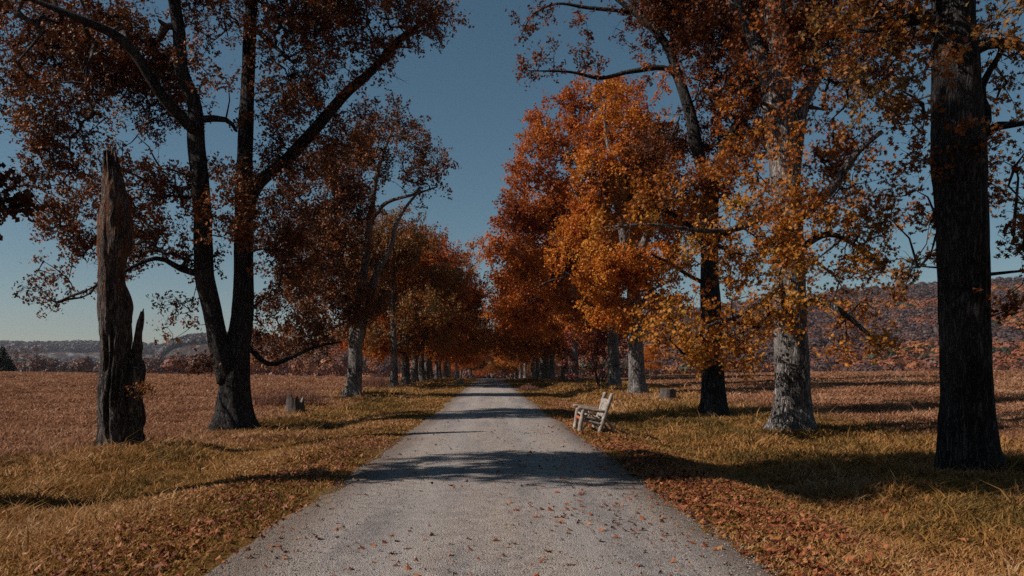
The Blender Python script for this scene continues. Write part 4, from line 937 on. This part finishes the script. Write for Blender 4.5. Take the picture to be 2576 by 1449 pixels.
def wood(name, base, rad, hgt, quads, qs, seed, mat, lab):
    r = np.random.default_rng(seed); n = len(base)
    R = rad * r.uniform(.65, 1.35, n); H = hgt * r.uniform(.7, 1.25, n)
    q = r.normal(size=(n, quads, 3)); q[..., 2] = np.abs(q[..., 2]) * 1.1 - .25; q /= np.linalg.norm(q, axis=2)[..., None]
    lump = r.uniform(.72, 1.12, (n, quads))
    c = base + v3(0, 0, H * .62)
    pos = c[:, None] + q * np.stack([R, R, H * .42], -1)[:, None] * lump[..., None]
    nrm = q + r.normal(size=q.shape) * .16; nrm /= np.linalg.norm(nrm, axis=2)[..., None]
    u = np.cross(nrm, r.normal(size=q.shape)); u /= np.linalg.norm(u, axis=2)[..., None]; w = np.cross(nrm, u)
    s = (R[:, None] * qs * r.uniform(.6, 1.4, (n, quads)))[..., None]
    v = np.stack([pos - u * s, pos - w * s * .8, pos + u * s, pos + w * s * .8], 2)
    rn = np.clip((r.random(n) * .62 + .10 + .75 * vnoise(base / 95 + 3, seed) + np.where(base[:, 2] < 35, .14, -.08))[:, None, None] + r.normal(0, .015, (n, quads, 1)), 0, .99)
    me_ = mesh_from(name, v.reshape(-1, 3), [np.arange(n * quads * 4).reshape(-1, 4)], {'rnd': np.broadcast_to(rn, (n, quads, 4)).ravel()})
    tag(link(name, me_, mat), lab, 'forest', kind='stuff')
r = np.random.default_rng(44)
skyR = [(300, 935), (420, 925), (520, 905), (640, 880), (800, 868), (1000, 872), (1200, 868), (1400, 840), (1550, 815), (1700, 790), (1830, 770), (2000, 752), (2200, 730), (2400, 716), (2600, 706), (2900, 690), (3300, 700)]
at = strip_hill('hill', skyR, 480, 1150, -9, 51, M['hill'], prof=1.15)
n = 10500; pxs = r.uniform(310, 3290, n); ts = r.random(n) ** .8
wood('hillside_wood', at(pxs, ts), 6.0, 13, 115, .20, 1, M['wood_far'], 'orange and bare grey autumn forest covering the long hillside')
skyC = [(-700, 870), (-200, 866), (0, 862), (60, 863), (120, 864), (180, 861), (260, 862), (320, 866), (400, 869), (500, 872), (700, 880)]
at2 = strip_hill('far_ridge', skyC, 1500, 2600, -10, 53, M['ridge'], (.5, .54, .24), nt=60)
n = 7000; pxs = r.uniform(-600, 690, n); ts = r.random(n); k = (ts < .49) | (ts > .57); b = at2(pxs[k], ts[k])
wood('ridge_wood', b, 9, 13, 26, .34, 2, M['wood_dim'], 'dim purple brown forest on the distant cliff ridge')
skyD = [(385, 905), (410, 878), (440, 854), (480, 846), (540, 840), (620, 842), (700, 850), (820, 880), (950, 910)]
at3 = strip_hill('cliff_hill', skyD, 1100, 1800, -10, 57, M['ridge'], (.42, .47, .30), nt=60)
n = 3500; pxs = r.uniform(390, 940, n); ts = r.random(n); k = (ts < .41) | (ts > .51); b = at3(pxs[k], ts[k])
wood('cliff_wood', b, 7, 11, 26, .34, 3, M['wood_dim'], 'dim forest on the nearer cliff hill behind the forked tree')
# tree belts behind the left field
n = 420; px_ = r.uniform(-100, 1000, n); D = r.uniform(380, 470, n); X = (px_ - VX) / F * D
wood('tree_belt', v3(X, D, ground(X, D, False)), 4.0, 10.5, 150, .14, 4, M['wood_far'], 'low belt of orange and dark trees behind the left field')
n = 500; px_ = r.uniform(1300, 2800, n); D = r.uniform(400, 480, n); X = (px_ - VX) / F * D
wood('tree_belt', v3(X, D, ground(X, D, False)), 4.0, 9, 120, .15, 6, M['wood_far'], 'low belt of pinkish trees at the foot of the right hill')

# ---------------------------------------------------------------- haze
def haze():
    m, nt, out = new_mat('haze')
    pv = nt.nodes.new('ShaderNodeVolumePrincipled'); pv.inputs['Density'].default_value = .00006
    pv.inputs['Color'].default_value = (.80, .80, .92, 1); pv.inputs['Anisotropy'].default_value = .2
    nt.links.new(pv.outputs[0], out.inputs['Volume'])
    x, y0, y1, z0, z1 = 4300, -80, 4300, -40, 330
    v = [(-x, y0, z0), (x, y0, z0), (x, y1, z0), (-x, y1, z0), (-x, y0, z1), (x, y0, z1), (x, y1, z1), (-x, y1, z1)]
    f = [(0, 3, 2, 1), (4, 5, 6, 7), (0, 1, 5, 4), (1, 2, 6, 5), (2, 3, 7, 6), (3, 0, 4, 7)]
    tag(link('haze', mesh_from('haze', v, [np.array(f)]), m), 'thin pale autumn haze over the valley', 'haze', kind='stuff')
haze()

# ---------------------------------------------------------------- light, sky, camera
AZ = math.radians(12.5); EL = math.radians(37)
to_sun = Vector((-math.cos(EL) * math.cos(AZ), -math.cos(EL) * math.sin(AZ), math.sin(EL)))
sd = bpy.data.lights.new('sun', 'SUN'); sd.energy = 5.0; sd.angle = math.radians(.5); sd.color = (1, .94, .86)
so = bpy.data.objects.new('sun', sd); col.objects.link(so); so.rotation_euler = to_sun.to_track_quat('Z', 'Y').to_euler()
w = bpy.data.worlds.new('World'); scene.world = w; w.use_nodes = True; nt = w.node_tree; nt.nodes.clear()
sky = nt.nodes.new('ShaderNodeTexSky'); sky.sky_type = 'NISHITA'; sky.sun_disc = False; sky.sun_elevation = EL
sky.sun_rotation = math.atan2(to_sun.x, to_sun.y); sky.altitude = 100; sky.air_density = 1.0; sky.dust_density = .15; sky.ozone_density = 2.2
hs = nt.nodes.new('ShaderNodeHueSaturation'); hs.inputs['Saturation'].default_value = 1.12; hs.inputs['Hue'].default_value = .48
bg = nt.nodes.new('ShaderNodeBackground'); bg.inputs['Strength'].default_value = .05; ow = nt.nodes.new('ShaderNodeOutputWorld')
nt.links.new(sky.outputs[0], hs.inputs['Color']); nt.links.new(hs.outputs[0], bg.inputs['Color']); nt.links.new(bg.outputs[0], ow.inputs['Surface'])
cd = bpy.data.cameras.new('camera'); cam = bpy.data.objects.new('camera', cd); col.objects.link(cam); scene.camera = cam
cd.sensor_width = 36; cd.lens = F / PW * 36; cd.clip_start = .1; cd.clip_end = 9000
cd.shift_x = (PW / 2 - VX) / PW; cd.shift_y = (VY - PH / 2) / PW
cam.location = (0, 0, EYE); cam.rotation_euler = (math.radians(90), 0, 0)
scene.view_settings.view_transform = 'Standard'; scene.view_settings.look = 'None'; scene.view_settings.gamma = 1; scene.view_settings.use_curve_mapping = False
scene.view_settings.exposure = .04
cy = scene.cycles
cy.max_bounces = 5; cy.diffuse_bounces = 1; cy.glossy_bounces = 1; cy.transmission_bounces = 3; cy.volume_bounces = 0; cy.transparent_max_bounces = 4
cy.use_denoising = False; cy.denoiser = 'OPENIMAGEDENOISE'; cy.denoising_input_passes = 'RGB_ALBEDO_NORMAL'; cy.denoising_prefilter = 'ACCURATE'
